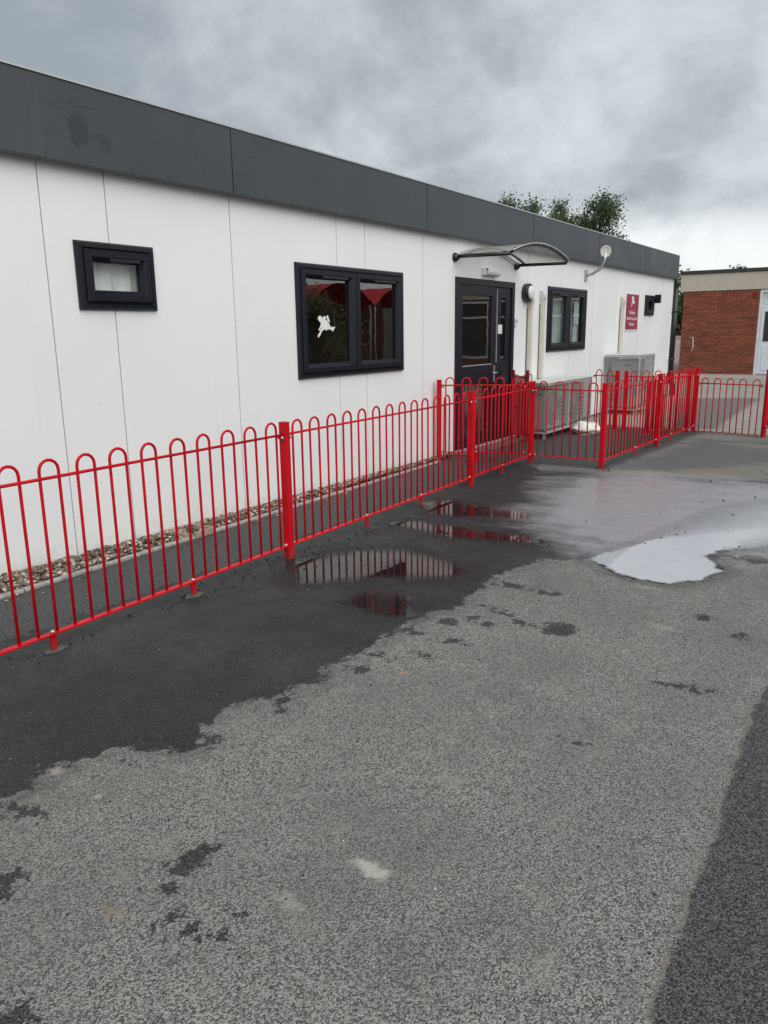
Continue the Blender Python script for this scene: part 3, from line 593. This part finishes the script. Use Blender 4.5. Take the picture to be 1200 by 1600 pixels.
MB().box(3.33, 3.93, WALL+.04, WALL+.27, 1.74, 1.76).build('window_sill', 'white', w1)
for (xa, xb, za, zb, lab) in [(12.62, 12.85, 1.62, 2.0, 'large printed notice stuck inside the curtained window'), (12.60, 12.78, 1.33, 1.60, 'narrow printed notice below the large one in curtained window')]:
    tag(box('notice', 'paper', None, xa, xb, WALL+.0115, WALL+.0125, za, zb), lab, 'notice')
MB().box(11.5, 13.06, WALL+.10, WALL+.12, 1.70, 1.72).box(11.5, 13.06, WALL+.10, WALL+.12, 1.745, 1.765).build('reflection_bars', 'white', w3)  # white bars standing in for a reflection in the pane
tag(box('bookcase', 'wood', None, 9.72, 10.02, 6.0, 6.5, .06, 2.0), 'dark brown bookcase inside behind the door side light', 'bookcase')
# school emblem: leaping figure cut from white film
EM = [(280, 420), (330, 320), (400, 325), (465, 430), (490, 350), (540, 330), (580, 370), (575, 480), (625, 490), (690, 580), (740, 690), (800, 745), (940, 735), (895, 830), (855, 915), (800, 860), (720, 830), (650, 835), (600, 890), (580, 830), (520, 840), (450, 895), (410, 970), (380, 1060), (300, 1150), (285, 1060), (350, 960), (385, 860), (380, 830), (500, 750), (390, 790), (330, 890), (310, 840), (360, 760), (400, 650), (390, 580), (320, 500)]
EM2 = [(600, 340), (640, 305), (680, 330), (690, 420), (730, 490), (725, 585), (680, 540), (620, 420)]
EMW, EMW2 = [[(p[0], p[2]) for p in (W(485+a/24, 480+b/24) for a, b in q)] for q in (EM, EM2)]
tag(MB().prism(EMW, lambda a, b, t: (a, t, b), WALL+.0018, WALL+.0034).prism(EMW2, lambda a, b, t: (a, t, b), WALL+.0018, WALL+.0034).build('window_sticker', 'white'), 'white leaping figure sticker on the double window pane', 'sticker')
ec = np.mean(EMW, 0)

# downpipe
dp = thing('downpipe', 'black rainwater downpipe at the far corner of the cabin', 'downpipe', (X1+.07, WALL-.06, 0))
MB().tube([(0, 0, 2.50), (0, 0, .45)], .062, 14).build('pipe', 'black', dp)
MB().tube([(0, 0, .45), (0.03, -.01, .36), (.16, -.03, .2), (.16, -.03, .0)], .064, 12).build('shoe', 'black', dp)
MB().lathe([(.05, 0), (.075, .02), (.078, .09), (.06, .12)], (0, 0, 2.46), (0, 0, 1), 14).build('hopper', 'black', dp)
for z in (1.9, .82): MB().lathe([(.074, 0), (.074, .035)], (0, 0, z), (0, 0, 1), 14).box(-.15, -.05, -.012, .012, z+.005, z+.03).build('pipe_clip', 'black', dp)

# trunking pipes
def trunk(x, zb, zt, label):
    t = thing('pipe_trunking', label, 'trunking', (x, WALL, 0), 0, None)
    wd, dp_ = .075, .065
    MB().box(-wd/2, wd/2, -dp_, -.001, zb, zt-.16).build('cover', 'cream', t, .008)
    MB().box(-wd/2-.003, -wd/2-.0005, -dp_*.28, -.001, zb, zt-.205).build('seam', 'grille', t)
    MB().box(-wd/2-.004, wd/2+.004, -dp_-.004, -.001, zt-.20, zt-.155).build('collar', 'cream', t, .004)
    prof = [(-.001, zt-.156), (-.068, zt-.156), (-.085, zt-.11), (-.085, zt-.07), (-.06, zt-.02), (-.03, zt), (-.001, zt)]
    MB().prism(prof, lambda a, b, c_: (c_, a, b), -wd/2-.006, wd/2+.006).build('elbow_cap', 'cream', t, .012)
    if zb > .9: MB().box(-wd/2-.004, wd/2+.004, -dp_-.003, -.0005, zb, zb+.03).build('end_collar', 'cream', t, .004)
    return t
trunk(10.74, .10, 2.06, 'cream pipe trunking right beside the round bulkhead lamp')
trunk(11.19, .82, 2.12, 'cream pipe trunking running down into the twin condenser cage')
trunk(15.03, 1.085, 2.14, 'cream pipe trunking beside the crimson sign board')

# emergency light above the door
el = thing('emergency_light', 'small white box light above the cabin door', 'light', (9.45, WALL, 2.235))
MB().box(-.20, .20, -.06, -.001, .0, .10).build('housing', 'white', el, .012)
MB().prism([(-.06, .005), (-.085, .01), (-.09, .04), (-.075, .055), (-.06, .055)], lambda a, b, c_: (c_, a, b), -.19, .19).build('diffuser', 'acwhite', el, .003)
MB().box(-.19, -.15, -.075, -.061, .062, .09).build('indicator', 'grille', el)
# round bulkhead lamp
bl = thing('bulkhead_lamp', 'round black bulkhead lamp with white lens beside the door', 'lamp', (10.62, WALL, 2.065))
MB().lathe([(.115, .001), (.128, .01), (.128, .075), (.118, .088), (.095, .09)], (0, 0, 0), (0, -1, 0), 28).build('body', 'black', bl)
MB().lathe([(.096, .088), (.092, .105), (.07, .118), (.03, .125)], (0, 0, 0), (0, -1, 0), 24).build('lens', 'white', bl)
# door entry reader
er = thing('entry_reader', 'small white entry reader at the door frame edge', 'reader', (10.30, WALL, 1.655))
MB().box(-.03, .03, -.03, -.001, -.06, .06).build('case', 'white', er, .006); MB().box(-.012, .012, -.033, -.0305, -.01, .03).build('button', 'grille', er)
# dish lamp on bent bracket
ll = thing('bracket_lamp', 'round white dish lamp on a bent grey bracket over the cabin wall', 'lamp', (13.05, WALL, 2.42))
MB().box(-.05, .05, -.02, -.001, -.09, .09).build('wall_plate', 'steel', ll, .004)
MB().tube([(0, -.02, 0), (.0, -.12, .02), (.03, -.24, .10), (.05, -.30, .22), (.05, -.31, .36)], .022, 10).build('arm', 'steel', ll)
MB().lathe([(.03, -.04), (.07, -.028), (.095, -.008), (.095, .010), (.082, .015), (.076, .010), (.03, .013)], (.05, -.31, .37), np.array([-.75, -.62, -.1])/np.linalg.norm([.75, .62, .1]), 24).build('dish', 'acwhite', ll)

# door canopy: barrel vault of clear sheet on two black arms
ca = thing('door_canopy', 'clear arched canopy with black arms over the cabin door', 'canopy', (8.53, WALL, 2.42))
CW, CD = 1.75, .74
for x in (0, CW):
    MB().tube([(x, -.002, 0), (x, -CD, -.01)], .022, 10).build('arm', 'black', ca)
    MB().lathe([(.055, .001), (.055, .02), (.03, .06)], (x, 0, -.01), (0, -1, 0), 14).build('wall_bracket', 'black', ca)
arc = lambda t: (CW*t, .02+.135*(1-(2*t-1)**2))
ts = np.linspace(0, 1, 25)
V = [(arc(t)[0], y, arc(t)[1]+o_) for o_ in (0, .005) for y in (-.01, -CD-.03) for t in ts]; nn = len(ts)
sh_ = MB().add(V, [(j, j+1, nn+j+1, nn+j) for j in range(nn-1)]+[(2*nn+j, 3*nn+j, 3*nn+j+1, 2*nn+j+1) for j in range(nn-1)], True); sh_.build('sheet', 'poly', ca)
for y, rr, mt_ in ((-CD-.01, .018, 'black'), (-.03, .014, 'alu'), (-CD*.18, .014, 'black')):
    MB().tube([(arc(t)[0], y, arc(t)[1]-.012) for t in ts], rr, 8).build('arched_rib', mt_, ca)
MB().tube([(arc(t)[0], -CD-.035, arc(t)[1]+.006) for t in ts], .008, 6).build('front_edge', 'alu', ca)
for t in (.06, .5, .94): MB().lathe([(.014, 0), (.01, .01)], (arc(t)[0], -CD-.01, arc(t)[1]+.006), (0, 0, 1), 8).build('bolt', 'black', ca)

# sign board
sg = thing('sign_board', 'crimson school sign with white emblem, lettering and border', 'sign', (15.735, WALL, 1.862))
MB().box(-.42, .42, -.012, -.001, -.36, .36).build('border', 'white', sg, .002)
MB().box(-.395, .395, -.015, -.0125, -.335, .335).build('board', 'crimson', sg)
EMS, EMS2 = [[((a-ec[0])*.85, (b-ec[1])+.20) for a, b in q] for q in (EMW, EMW2)]
MB().prism(EMS, lambda a, b, t: (a, t, b), -.0175, -.0155).prism(EMS2, lambda a, b, t: (a, t, b), -.0175, -.0155).build('emblem', 'white', sg)
def text(body, size, z, parent, y=-.0175):
    cu = bpy.data.curves.new('lettering', 'FONT'); cu.body = body; cu.size = size; cu.align_x = 'CENTER'; cu.extrude = .0008
    tmp = bpy.data.objects.new('tmp', cu); COL.objects.link(tmp); dg = bpy.context.evaluated_depsgraph_get()
    me = bpy.data.meshes.new_from_object(tmp.evaluated_get(dg)); bpy.data.objects.remove(tmp)
    me.materials.clear(); me.materials.append(M['white']); o = bpy.data.objects.new('lettering', me); COL.objects.link(o); o.parent = parent; o.location = (0, y, z); o.rotation_euler = (math.pi/2, 0, 0); return o
text("Wolvey's", .105, -.045, sg); text('World Prep School', .088, -.155, sg); text('Nursery', .10, -.265, sg)

# condenser cages and the units inside
def cage(x0, x1, y0, y1, z0, z1, label, splits):
    t = thing('condenser_cage', label, 'cage', (x0, y0, 0)); L, D_, T = x1-x0, y1-y0, .022
    bars = [(0, L, 0, T, z0, z0+T*1.6), (0, L, 0, T, z1-T*1.4, z1), (0, T, T, D_, z0, z0+T), (L-T, L, T, D_, z0, z0+T), (0, T, T, D_, z1-T*1.4, z1), (L-T, L, T, D_, z1-T*1.4, z1)]
    bars += [(x, x+T*1.3, -.002, T, z0+T*1.61, z1-T*1.41) for x in [0]+[s*L for s in splits]+[L-T*1.3]]
    for b in bars: MB().box(*b).build('frame_bar', 'alu', t, .002)
    for x in (.06, L-.10):
        MB().box(x, x+.04, .04, .08, 0, z0).build('foot', 'alu', t); MB().box(x, x+.04, D_-.08, D_-.04, 0, z0).build('foot', 'alu', t)
    MB().box(T*.4, L-T*.4, T*.3, T*.45, z0+T, z1-T).build('front_mesh', 'mesh', t)
    MB().box(T*.3, T*.45, T, D_, z0+T, z1-T).build('side_mesh', 'mesh', t); MB().box(L-T*.45, L-T*.3, T, D_, z0+T, z1-T).build('side_mesh', 'mesh', t)
    MB().box(-.008, L+.008, -.008, D_, z1+.001, z1+.012).build('lid', 'acwhite', t, .003)
    return t
def unit(x0, x1, y0, y1, z0, z1, label, side=False):
    t = thing('air_conditioning_unit', label, 'air conditioner', (x0, y0, 0)); L, D_ = x1-x0, y1-y0
    MB().box(0, L, 0, D_, z0, z1).build('casing', 'acwhite', t, .012)
    zc = (z0+z1)/2; R_ = min(L*.36, (z1-z0)*.42); c_ = np.array([L*.42, 0, zc])
    MB().lathe([(R_, .0), (R_, .012), (R_*.96, .016)], c_, (0, -1, 0), 28).build('fan_recess', 'grille', t)
    fg = MB()
    for q in np.linspace(.25, .95, 6): fg.tube([c_+np.array([R_*q*math.cos(a), -.022, R_*q*math.sin(a)]) for a in np.linspace(0, 2*math.pi, 25)], .004, 5)
    for a in np.linspace(0, math.pi, 4, endpoint=False): fg.tube([c_+np.array([R_*math.cos(a), -.025, R_*math.sin(a)]), c_-np.array([R_*math.cos(a), .025, R_*math.sin(a)])], .004, 5)
    fg.build('fan_guard', 'acwhite', t)
    for i in range(6): MB().box(L*.84, L*.96, -.010, -.001, z0+.1+i*.06, z0+.13+i*.06).build('louvre', 'grille', t)
    for i in range(8): MB().box(-.010, -.001, D_*.55, D_*.9, z0+.12+i*.05, z0+.145+i*.05).build('louvre', 'grille', t)
    MB().box(-.006, -.001, D_*.15, D_*.45, z1-.10, z1-.07).build('maker_plate', 'grille', t)
    for x in (.05, L-.10): MB().box(x, x+.05, .02, D_-.02, 0.0, z0-.001).build('foot', 'dark', t)
    return t
cage(10.36, 12.2, 4.24, 4.70, .085, .80, 'long aluminium mesh cage between door and curtained window', [.46])
unit(10.47, 11.16, 4.32, 4.64, .13, .72, 'pale condenser unit inside the long cage, door end', True)
unit(11.32, 12.08, 4.32, 4.64, .13, .72, 'pale condenser unit inside the long cage, lamp bracket end', True)
cage(14.2, 15.15, 4.07, 4.70, .085, 1.07, 'tall mesh cage under the crimson sign', [])
unit(14.33, 15.05, 4.22, 4.62, .13, .98, 'tall condenser unit inside the cage under the sign', True)

# crumpled sack beside the long cage
V0 = []; bmi = bmesh.new(); bmesh.ops.create_icosphere(bmi, subdivisions=4, radius=1)
from mathutils import noise as mn
for v in bmi.verts:
    p = v.co.copy(); k_ = 1+.34*mn.noise(p*1.7+Vector((3, 1, 7)))+.20*abs(mn.noise(p*4.1))+.07*mn.noise(p*9)
    q = Vector((p.x*.17, p.y*.21, p.z*.085))*k_; q.z = max(q.z+.07+.10*max(0, .6-abs(p.y-.6))*max(0, p.z), .0); v.co = q
me = bpy.data.meshes.new('plastic_sack'); bmi.to_mesh(me); bmi.free(); me.materials.append(M['bag']); me.polygons.foreach_set('use_smooth', [True]*len(me.polygons))
o = bpy.data.objects.new('plastic_sack', me); COL.objects.link(o); o.location = (11.36, 3.99, .004); o.rotation_euler = (0, 0, .35); tag(o, 'crumpled white plastic sack lying behind the small gate', 'sack')
cb = [(-.06, -.05), (.07, -.06), (.09, .04), (-.04, .06)]
tag(MB().prism(cb, lambda a, b, c_: (11.10+a, 3.93+b, c_), .004, .018).build('cardboard_scrap', 'tan'), 'brown cardboard scrap on the ground beside the white sack', 'cardboard')

# slab at the door and far kerb
tag(box('door_slab', 'footing', None, 8.50, 10.30, 4.50, WALL+.028, -.02, .022, bevel=.006), 'low concrete slab in front of the cabin door', 'slab')

# ------------------------------------------------------------------ bow-top fencing
PITCH_B = .212
def bow_mesh(zb, zt, wd, rr=.0080):
    R_ = wd/2; pts = [(-R_, 0, zb), (-R_, 0, (zb+zt)/2), (-R_, 0, zt-R_)]+[(-R_*math.cos(a), 0, zt-R_+R_*math.sin(a)) for a in np.linspace(0, math.pi, 9)[1:-1]]+[(R_, 0, zt-R_), (R_, 0, (zb+zt)/2), (R_, 0, zb)]
    return MB().tube(pts, rr, 8).mesh('bow', 'red')
_bows = {}
def get_bow(zb, zt, wd):
    key = (round(zb, 3), round(zt, 3), round(wd, 3))
    if key not in _bows: _bows[key] = bow_mesh(*key)
    return _bows[key]
post_me = MB().box(-.027, .027, -.027, .027, -.02, .955).mesh('post', 'red')
cap_me = MB().box(-.0285, .0285, -.0285, .0285, .9555, .961).mesh('post_cap', 'red')
bolt_me = MB().lathe([(.013, 0), (.013, .006), (.008, .012)], (0, 0, 0), (0, 0, 1), 8).mesh('bolt', 'steel')
foot_me = MB().box(-.018, .018, -.006, .006, -.02, .088).mesh('foot', 'red')
def fence(name, label, cat, p0, p1, posts, panels, feet=(), group=None, zr=(.092, .875), ztop=.962, dz=0.):
    p0, p1 = np.array(p0), np.array(p1); L = np.linalg.norm(p1-p0); rz = math.atan2(*(p1-p0)[::-1])
    t = thing(name, label, cat, (*p0, dz), rz, group)
    for s in posts:
        po = inst(post_me, 'post', t, (s, 0, 0), (0, 0, 0))
        b = po.modifiers.new('bevel', 'BEVEL'); b.width = .004; b.segments = 2
        inst(cap_me, 'cap', po)
    for (a, b, nb) in panels:
        a, b = a+.032, b-.032; pi_ = (b-a)/nb
        MB().tube([(a-.004, 0, zr[1]), (b+.004, 0, zr[1])], .0085, 8).build('top_rail', 'red', t)
        MB().box(a-.004, b+.004, -.02, .02, zr[0]-.005, zr[0]+.005).build('bottom_rail', 'red', t, .0015)
        bm_ = get_bow(zr[0]+.004, ztop, pi_*.5)
        for i in range(nb): inst(bm_, 'bow', t, (a+pi_*(i+.5)+random.uniform(-.002, .002), 0, random.uniform(-.0025, .0025)), (random.uniform(-.003, .003), random.uniform(-.0035, .0035), random.uniform(-.04, .04)))
        for x in (a+.012, b-.012):
            MB().box(x-.016, x+.016, -.012, .012, zr[1]-.026, zr[1]-.0095).build('lug', 'red', t, .002)
            inst(bolt_me, 'bolt', t, (x, -.0125, zr[1]-.018), (math.pi/2, 0, 0)); inst(bolt_me, 'bolt', t, (x+.01, 0, zr[0]+.0055))
    for s in feet:
        inst(foot_me, 'foot', t, (s, 0, 0)); inst(bolt_me, 'bolt', t, (s, .0, zr[0]+.0055))
    return t
fa, fb = np.array([.95, 3.385]), np.array([8.5, 3.66]); LN = np.linalg.norm(fb-fa); sx = lambda x: (x-.95)/(8.5-.95)*LN
fence('bow_top_fence', 'long red bow-top fence running parallel to the white cabin wall', 'fence', fa, fb, [0, sx(3.93), sx(6.86), LN],
      [(0, sx(3.93), 14), (sx(3.93), sx(6.86), 14), (sx(6.86), LN, 8)], [sx(q) for q in (1.2, 2.05, 3.01, 4.93, 5.83, 7.65)])
fence('bow_top_fence', 'red bow-top fence panel between cabin wall and long fence, crossing in front of door', 'fence', (8.04, 4.66), (8.46, 3.70), [0], [(0, np.hypot(.42, .96), 5)], [.45], dz=.02, zr=(.092, .895), ztop=.985)
fence('small_gate', 'narrow red bow-top gate of four hoops in front of the white sack', 'gate', (8.5, 3.66), (8.5, 2.80), [], [(0, .86, 4)])
fence('bow_top_fence', 'red bow-top fence run from narrow gate towards the wide gate', 'fence', (8.5, 2.80), (12.3, 2.66), [0, 2.0, 3.80], [(0, 2.0, 9), (2.0, 3.80, 10)], [1.15, 2.65, 3.25])
fence('wide_gate', 'low red bow-top gate of five hoops before the brick building', 'gate', (12.3, 2.66), (12.14, 1.70), [], [(0, .973, 5)], (), None, (.02, .735), .815)
fence('bow_top_fence', 'red fence end post and rail beyond the wide gate', 'fence', (12.13, 1.665), (11.0, .75), [0], [(0, 1.45, 7)], [.4, .9], zr=(.15, .875))
fence('bow_top_fence', 'red bow-top fence closing the enclosure beside the long condenser cage', 'fence', (12.22, 4.25), (12.09, 3.80), [np.hypot(.13, .45)], [(0, np.hypot(.13, .45), 2)], [], dz=-.05)
fence('bow_top_fence', 'red bow-top fence with single hoops behind the fence run, facing tall cage', 'fence', (12.02, 3.64), (12.22, 2.745), [0, np.hypot(.2, .895)], [(0, np.hypot(.2, .895), 5)], [], dz=-.05)
fence('open_gate', 'red bow-top gate standing open flat behind the fence run', 'gate', (12.05, 3.02), (10.85, 3.04), [], [(0, 1.2, 6)], [.6], None, (.092, .76), .84)
# small dense guard beside the door
gd = thing('bar_guard', 'dark red close-barred guard between door and long condenser cage', 'guard', (10.08, 4.64, 0), -math.pi/2)
for x in (0, .215): MB().box(x-.018, x+.018, -.018, .018, 0, 1.0).build('post', 'darkred', gd, .003)
for x in np.linspace(.028, .187, 9): MB().box(x-.006, x+.006, -.006, .006, .10, .93+.01*math.sin(x*40)).build('bar', 'darkred', gd)
for z in (.10, .5, .90): MB().box(.019, .196, -.010, .010, z-.012, z+.012).build('rail', 'darkred', gd)
MB().tube([(.235, 0, .12), (.235, 0, .93), (.245, 0, .945), (.27, 0, .945), (.28, 0, .93), (.28, 0, .12)], .007, 8).build('hoop', 'darkred', gd)

# ------------------------------------------------------------------ brick building beyond
bb = thing('brick_building', 'flat-roofed red brick school building with beige fascia', 'building', (28, 0, 0))
YL, YD = 6.70, 4.34
MB().box(.012, 10, YD+.002, YL-.012, -.02, 2.72).build('mortar_wall', 'mortar', bb)
brick_me = MB().box(0, .10, 0, .215, 0, .065).mesh('brick', 'brick'); half_me = MB().box(0, .10, 0, .1025, 0, .065).mesh('brick', 'brick')
rest = MB(); cnt = 0
for i in range(36):
    z = .005+i*.075; off = 0 if i % 2 else .1125; y = YL
    y -= off
    if off: inst(half_me, 'brick', bb, (random.uniform(-.003, .003), YL-.1025, z)) if cnt < 300 else rest.box(0, .1, YL-.1025, YL, z, z+.065); cnt += 1
    while y-.215 > YD:
        dxx = random.uniform(-.003, .003)
        if cnt < 300: inst(brick_me, 'brick', bb, (dxx, y-.215, z))
        else: rest.box(dxx, dxx+.1, y-.215, y, z, z+.065)
        cnt += 1; y -= .225
    if y-YD > .03: rest.box(0, .1, YD+.003, y, z, z+.065)
tag(rest.build('brick_courses', 'brickstuff', bb), kind='stuff')
MB().box(-.02, 10, -6, YL+.12, 2.725, 3.275).build('fascia', 'beige', bb, .004)
MB().box(-.06, 10, -6, YL+.16, 3.278, 3.39).build('roof_edge', 'roofedge', bb, .004)
df = MB().box(.03, .12, YD-.085, YD, 0, 2.71).box(.03, .12, 2.2, YD-.086, 2.62, 2.71).box(.03, .12, 2.2, YD-.086, 2.14, 2.23)
dd_ = df.build('door_frame', 'pvc', bb)
MB().box(.02, .10, 3.36, YD-.09, .03, 2.135).build('door_leaf', 'pvc', dd_, .004)
MB().box(.008, .019, 3.48, YD-.20, 1.08, 2.02).build('pane', 'dark', dd_); MB().box(.008, .019, 3.48, YD-.20, .15, .95).build('lower_panel', 'pvc', dd_, .006)
MB().box(.06, .066, 2.25, YD-.09, 2.235, 2.615).build('pane', 'curtain', dd_)
MB().box(.05, .3, -8, 2.2, 0, 2.72).build('side_wall', 'brickstuff', bb)
for yw in np.arange(-7.6, 2.0, 1.6):
    wo = MB().box(.02, .049, yw, yw+1.5, .45, 2.66).build('window', 'pvc', bb); MB().box(.012, .019, yw+.07, yw+1.43, .55, 2.0).build('pane', 'dark', wo); MB().box(.012, .019, yw+.07, yw+1.43, 2.08, 2.58).build('pane', 'dark', wo)
MB().lathe([(.05, .001), (.055, .03), (.04, .06)], (-.002, 4.47, 2.58), (-1, 0, 0), 14).build('alarm_bell', 'darkred', bb)
MB().tube([(-.012, YL-.28, 1.22), (-.012, YL-.40, 1.22), (-.012, YL-.43, .9), (-.012, YL-.38, .75)], .012, 6).build('stray_cable', 'white', bb)
tag(box('apron_slab', 'concrete', None, 25.9, 28.0, -6, 9, -.02, .012), 'pale concrete apron along the foot of the brick building', 'slab')
bw = thing('garden_wall', 'low pinkish rendered wall in the gap beside the brick building', 'wall', (36, 0, 0))
MB().box(0, .2, 7.5, 16, 0, 1.13).build('wall', 'render', bw); MB().box(-.03, .23, 7.5, 16, 1.131, 1.19).build('coping', 'render', bw)

# ------------------------------------------------------------------ buildings that the panes reflect (other side of the yard)
ob = thing('school_wing', 'long brick school wing across the yard with red canopies', 'building', (0, -8.5, 0))
MB().box(9, 34, -6, 0, 0, 2.6).build('wall', 'brickfar', ob); MB().box(8.9, 34.1, -6, .12, 2.6, 3.0).build('fascia', 'beige', ob)
for x in (11.5, 22.9, 30.):
    wo = MB().box(x, x+1.8, .0, .03, .9, 2.2).build('window', 'pvc', ob); MB().box(x+.08, x+1.72, .031, .036, .98, 2.12).build('pane', 'dark', wo)
MB().box(26.4, 28.2, .0, .05, 0, 2.6).build('render_pier', 'beige', ob)
for x in (17.2, 20.8, 24.4):
    t = thing('red_canopy', 'arched red awning across the yard, '+{17.2: 'over the bushy shrub', 20.8: 'between the other two', 24.4: 'over the white window'}[x], 'awning', (x, -7.2, 0), 0, 'red awnings across the yard')
    V = [(1.7*(2*q-1), y, 2.45+.62*(1-(2*q-1)**2)+o_) for o_ in (0, .03) for y in (-1, 1.) for q in ts]
    MB().add(V, [(j, j+1, nn+j+1, nn+j) for j in range(nn-1)]+[(2*nn+j, 3*nn+j, 3*nn+j+1, 2*nn+j+1) for j in range(nn-1)], True).build('cover', 'red', t)
    for xx in (-1.65, 1.65):
        for yy in (-.9, .9): MB().tube([(xx, yy, 0), (xx, yy, 2.46)], .03, 8).build('post', 'white', t)

# ------------------------------------------------------------------ trees
def tree(x, y, htop, crown_r, crown_h, nleaf, ls, mat, label, seed, name='birch_tree', droop=.3, group=None):
    g_ = np.random.default_rng(seed); t = thing(name, label, 'tree', (x, y, 0), 0, group)
    tr = MB().tube([(0, 0, -.1), (.05, 0, htop*.35), (-.05, .06, htop*.7), (0, 0, htop*.97)], [.16, .12, .07, .02], 8)
    C_ = []
    nb = 26
    for i in range(nb):
        f = (i+.5)/nb; zb = htop-crown_h+crown_h*f*.94; a = g_.uniform(0, 6.28); prof_ = math.sin(min(1, (1-f)*1.25+.12)*1.75)**.8 if f > .15 else .7
        ln = crown_r*prof_*g_.uniform(.55, 1.1); up = g_.uniform(.15, .7)*ln
        e_ = np.array([ln*math.cos(a), ln*math.sin(a), zb+up]); s_ = np.array([0, 0, zb-.2]); mid = (s_+e_)/2+[0, 0, .15*ln]
        tr.tube([s_, mid, e_], [.035, .022, .006], 5)
        for q in np.linspace(.3, 1.05, 6):
            p = (1-q)**2*s_+2*q*(1-q)*mid+q*q*e_; C_.append((p, .17*crown_r*g_.uniform(.6, 1.3)))
    C_.append((np.array([0, 0, htop]), .12*crown_r))
    tr.build('trunk', 'bark', t)
    cen = np.array([c_[0] for c_ in C_]); rad = np.array([c_[1] for c_ in C_]); k_ = g_.integers(0, len(C_), nleaf)
    p = cen[k_]+g_.normal(0, 1, (nleaf, 3))*rad[k_][:, None]*[1, 1, .9]; p[:, 2] -= droop*rad[k_]*g_.random(nleaf)
    a = g_.normal(0, 1, (nleaf, 3)); a /= np.linalg.norm(a, axis=1)[:, None]; b = np.cross(a, g_.normal(0, 1, (nleaf, 3))); b /= np.linalg.norm(b, axis=1)[:, None]
    l_ = ls*g_.uniform(.6, 1.3, (nleaf, 1)); V = np.stack([p-a*l_*.5, p+b*l_*.3, p+a*l_*.6, p-b*l_*.3], 1).reshape(-1, 3)
    me = bpy.data.meshes.new('crown'); me.from_pydata(V.tolist(), [], np.arange(nleaf*4).reshape(-1, 4).tolist()); me.materials.append(M[mat])
    o = bpy.data.objects.new('crown', me); COL.objects.link(o); o.parent = t; return t
tree(42, 14.55, 8.35, 1.65, 5.5, 10500, .13, 'leaf', 'tall leafy birch showing highest above the cabin roof', 3)
tree(42.5, 16.75, 8.4, 1.35, 5.0, 4300, .12, 'leaf', 'thin wispy birch beside the tall one above the cabin roof', 5)
tree(41, 16.5, 7.45, 1.3, 4.5, 9000, .12, 'leaf2', 'rounded yellow-green tree low behind the cabin roof', 8, 'round_tree')
tree(43, 15.9, 7.2, 1.4, 4.5, 9000, .12, 'leaf2', 'low olive-green tree between wispy and tall birches', 9, 'round_tree')
tree(40, 17.6, 8.15, 1.3, 4.5, 4300, .12, 'leaf', 'spiky birch top further along the roof beyond canopy', 11)
tree(38, 18.0, 8.1, 1.6, 4.5, 4800, .13, 'leaf', 'sparse birch top rising right above the door canopy', 13)
tree(58, 10.2, 5.3, 1.5, 3.8, 11000, .16, 'leaf3', 'dark treetop just showing over the brick building roof', 17, 'garden_tree')
tree(40.5, 10.8, 4.3, 1.9, 4.0, 9000, .16, 'leaf3', 'dense green tree in the gap behind the pinkish wall', 19, 'garden_tree')
tree(41.5, 9.6, 3.2, 1.6, 3.0, 8000, .15, 'leaf3', 'dense green shrub tucked behind the brick building corner', 23, 'garden_tree')
tree(18.4, -5.4, 2.5, 1.5, 2.3, 6000, .11, 'leaf4', 'bushy olive shrub tree standing across the yard', 29, 'garden_tree')
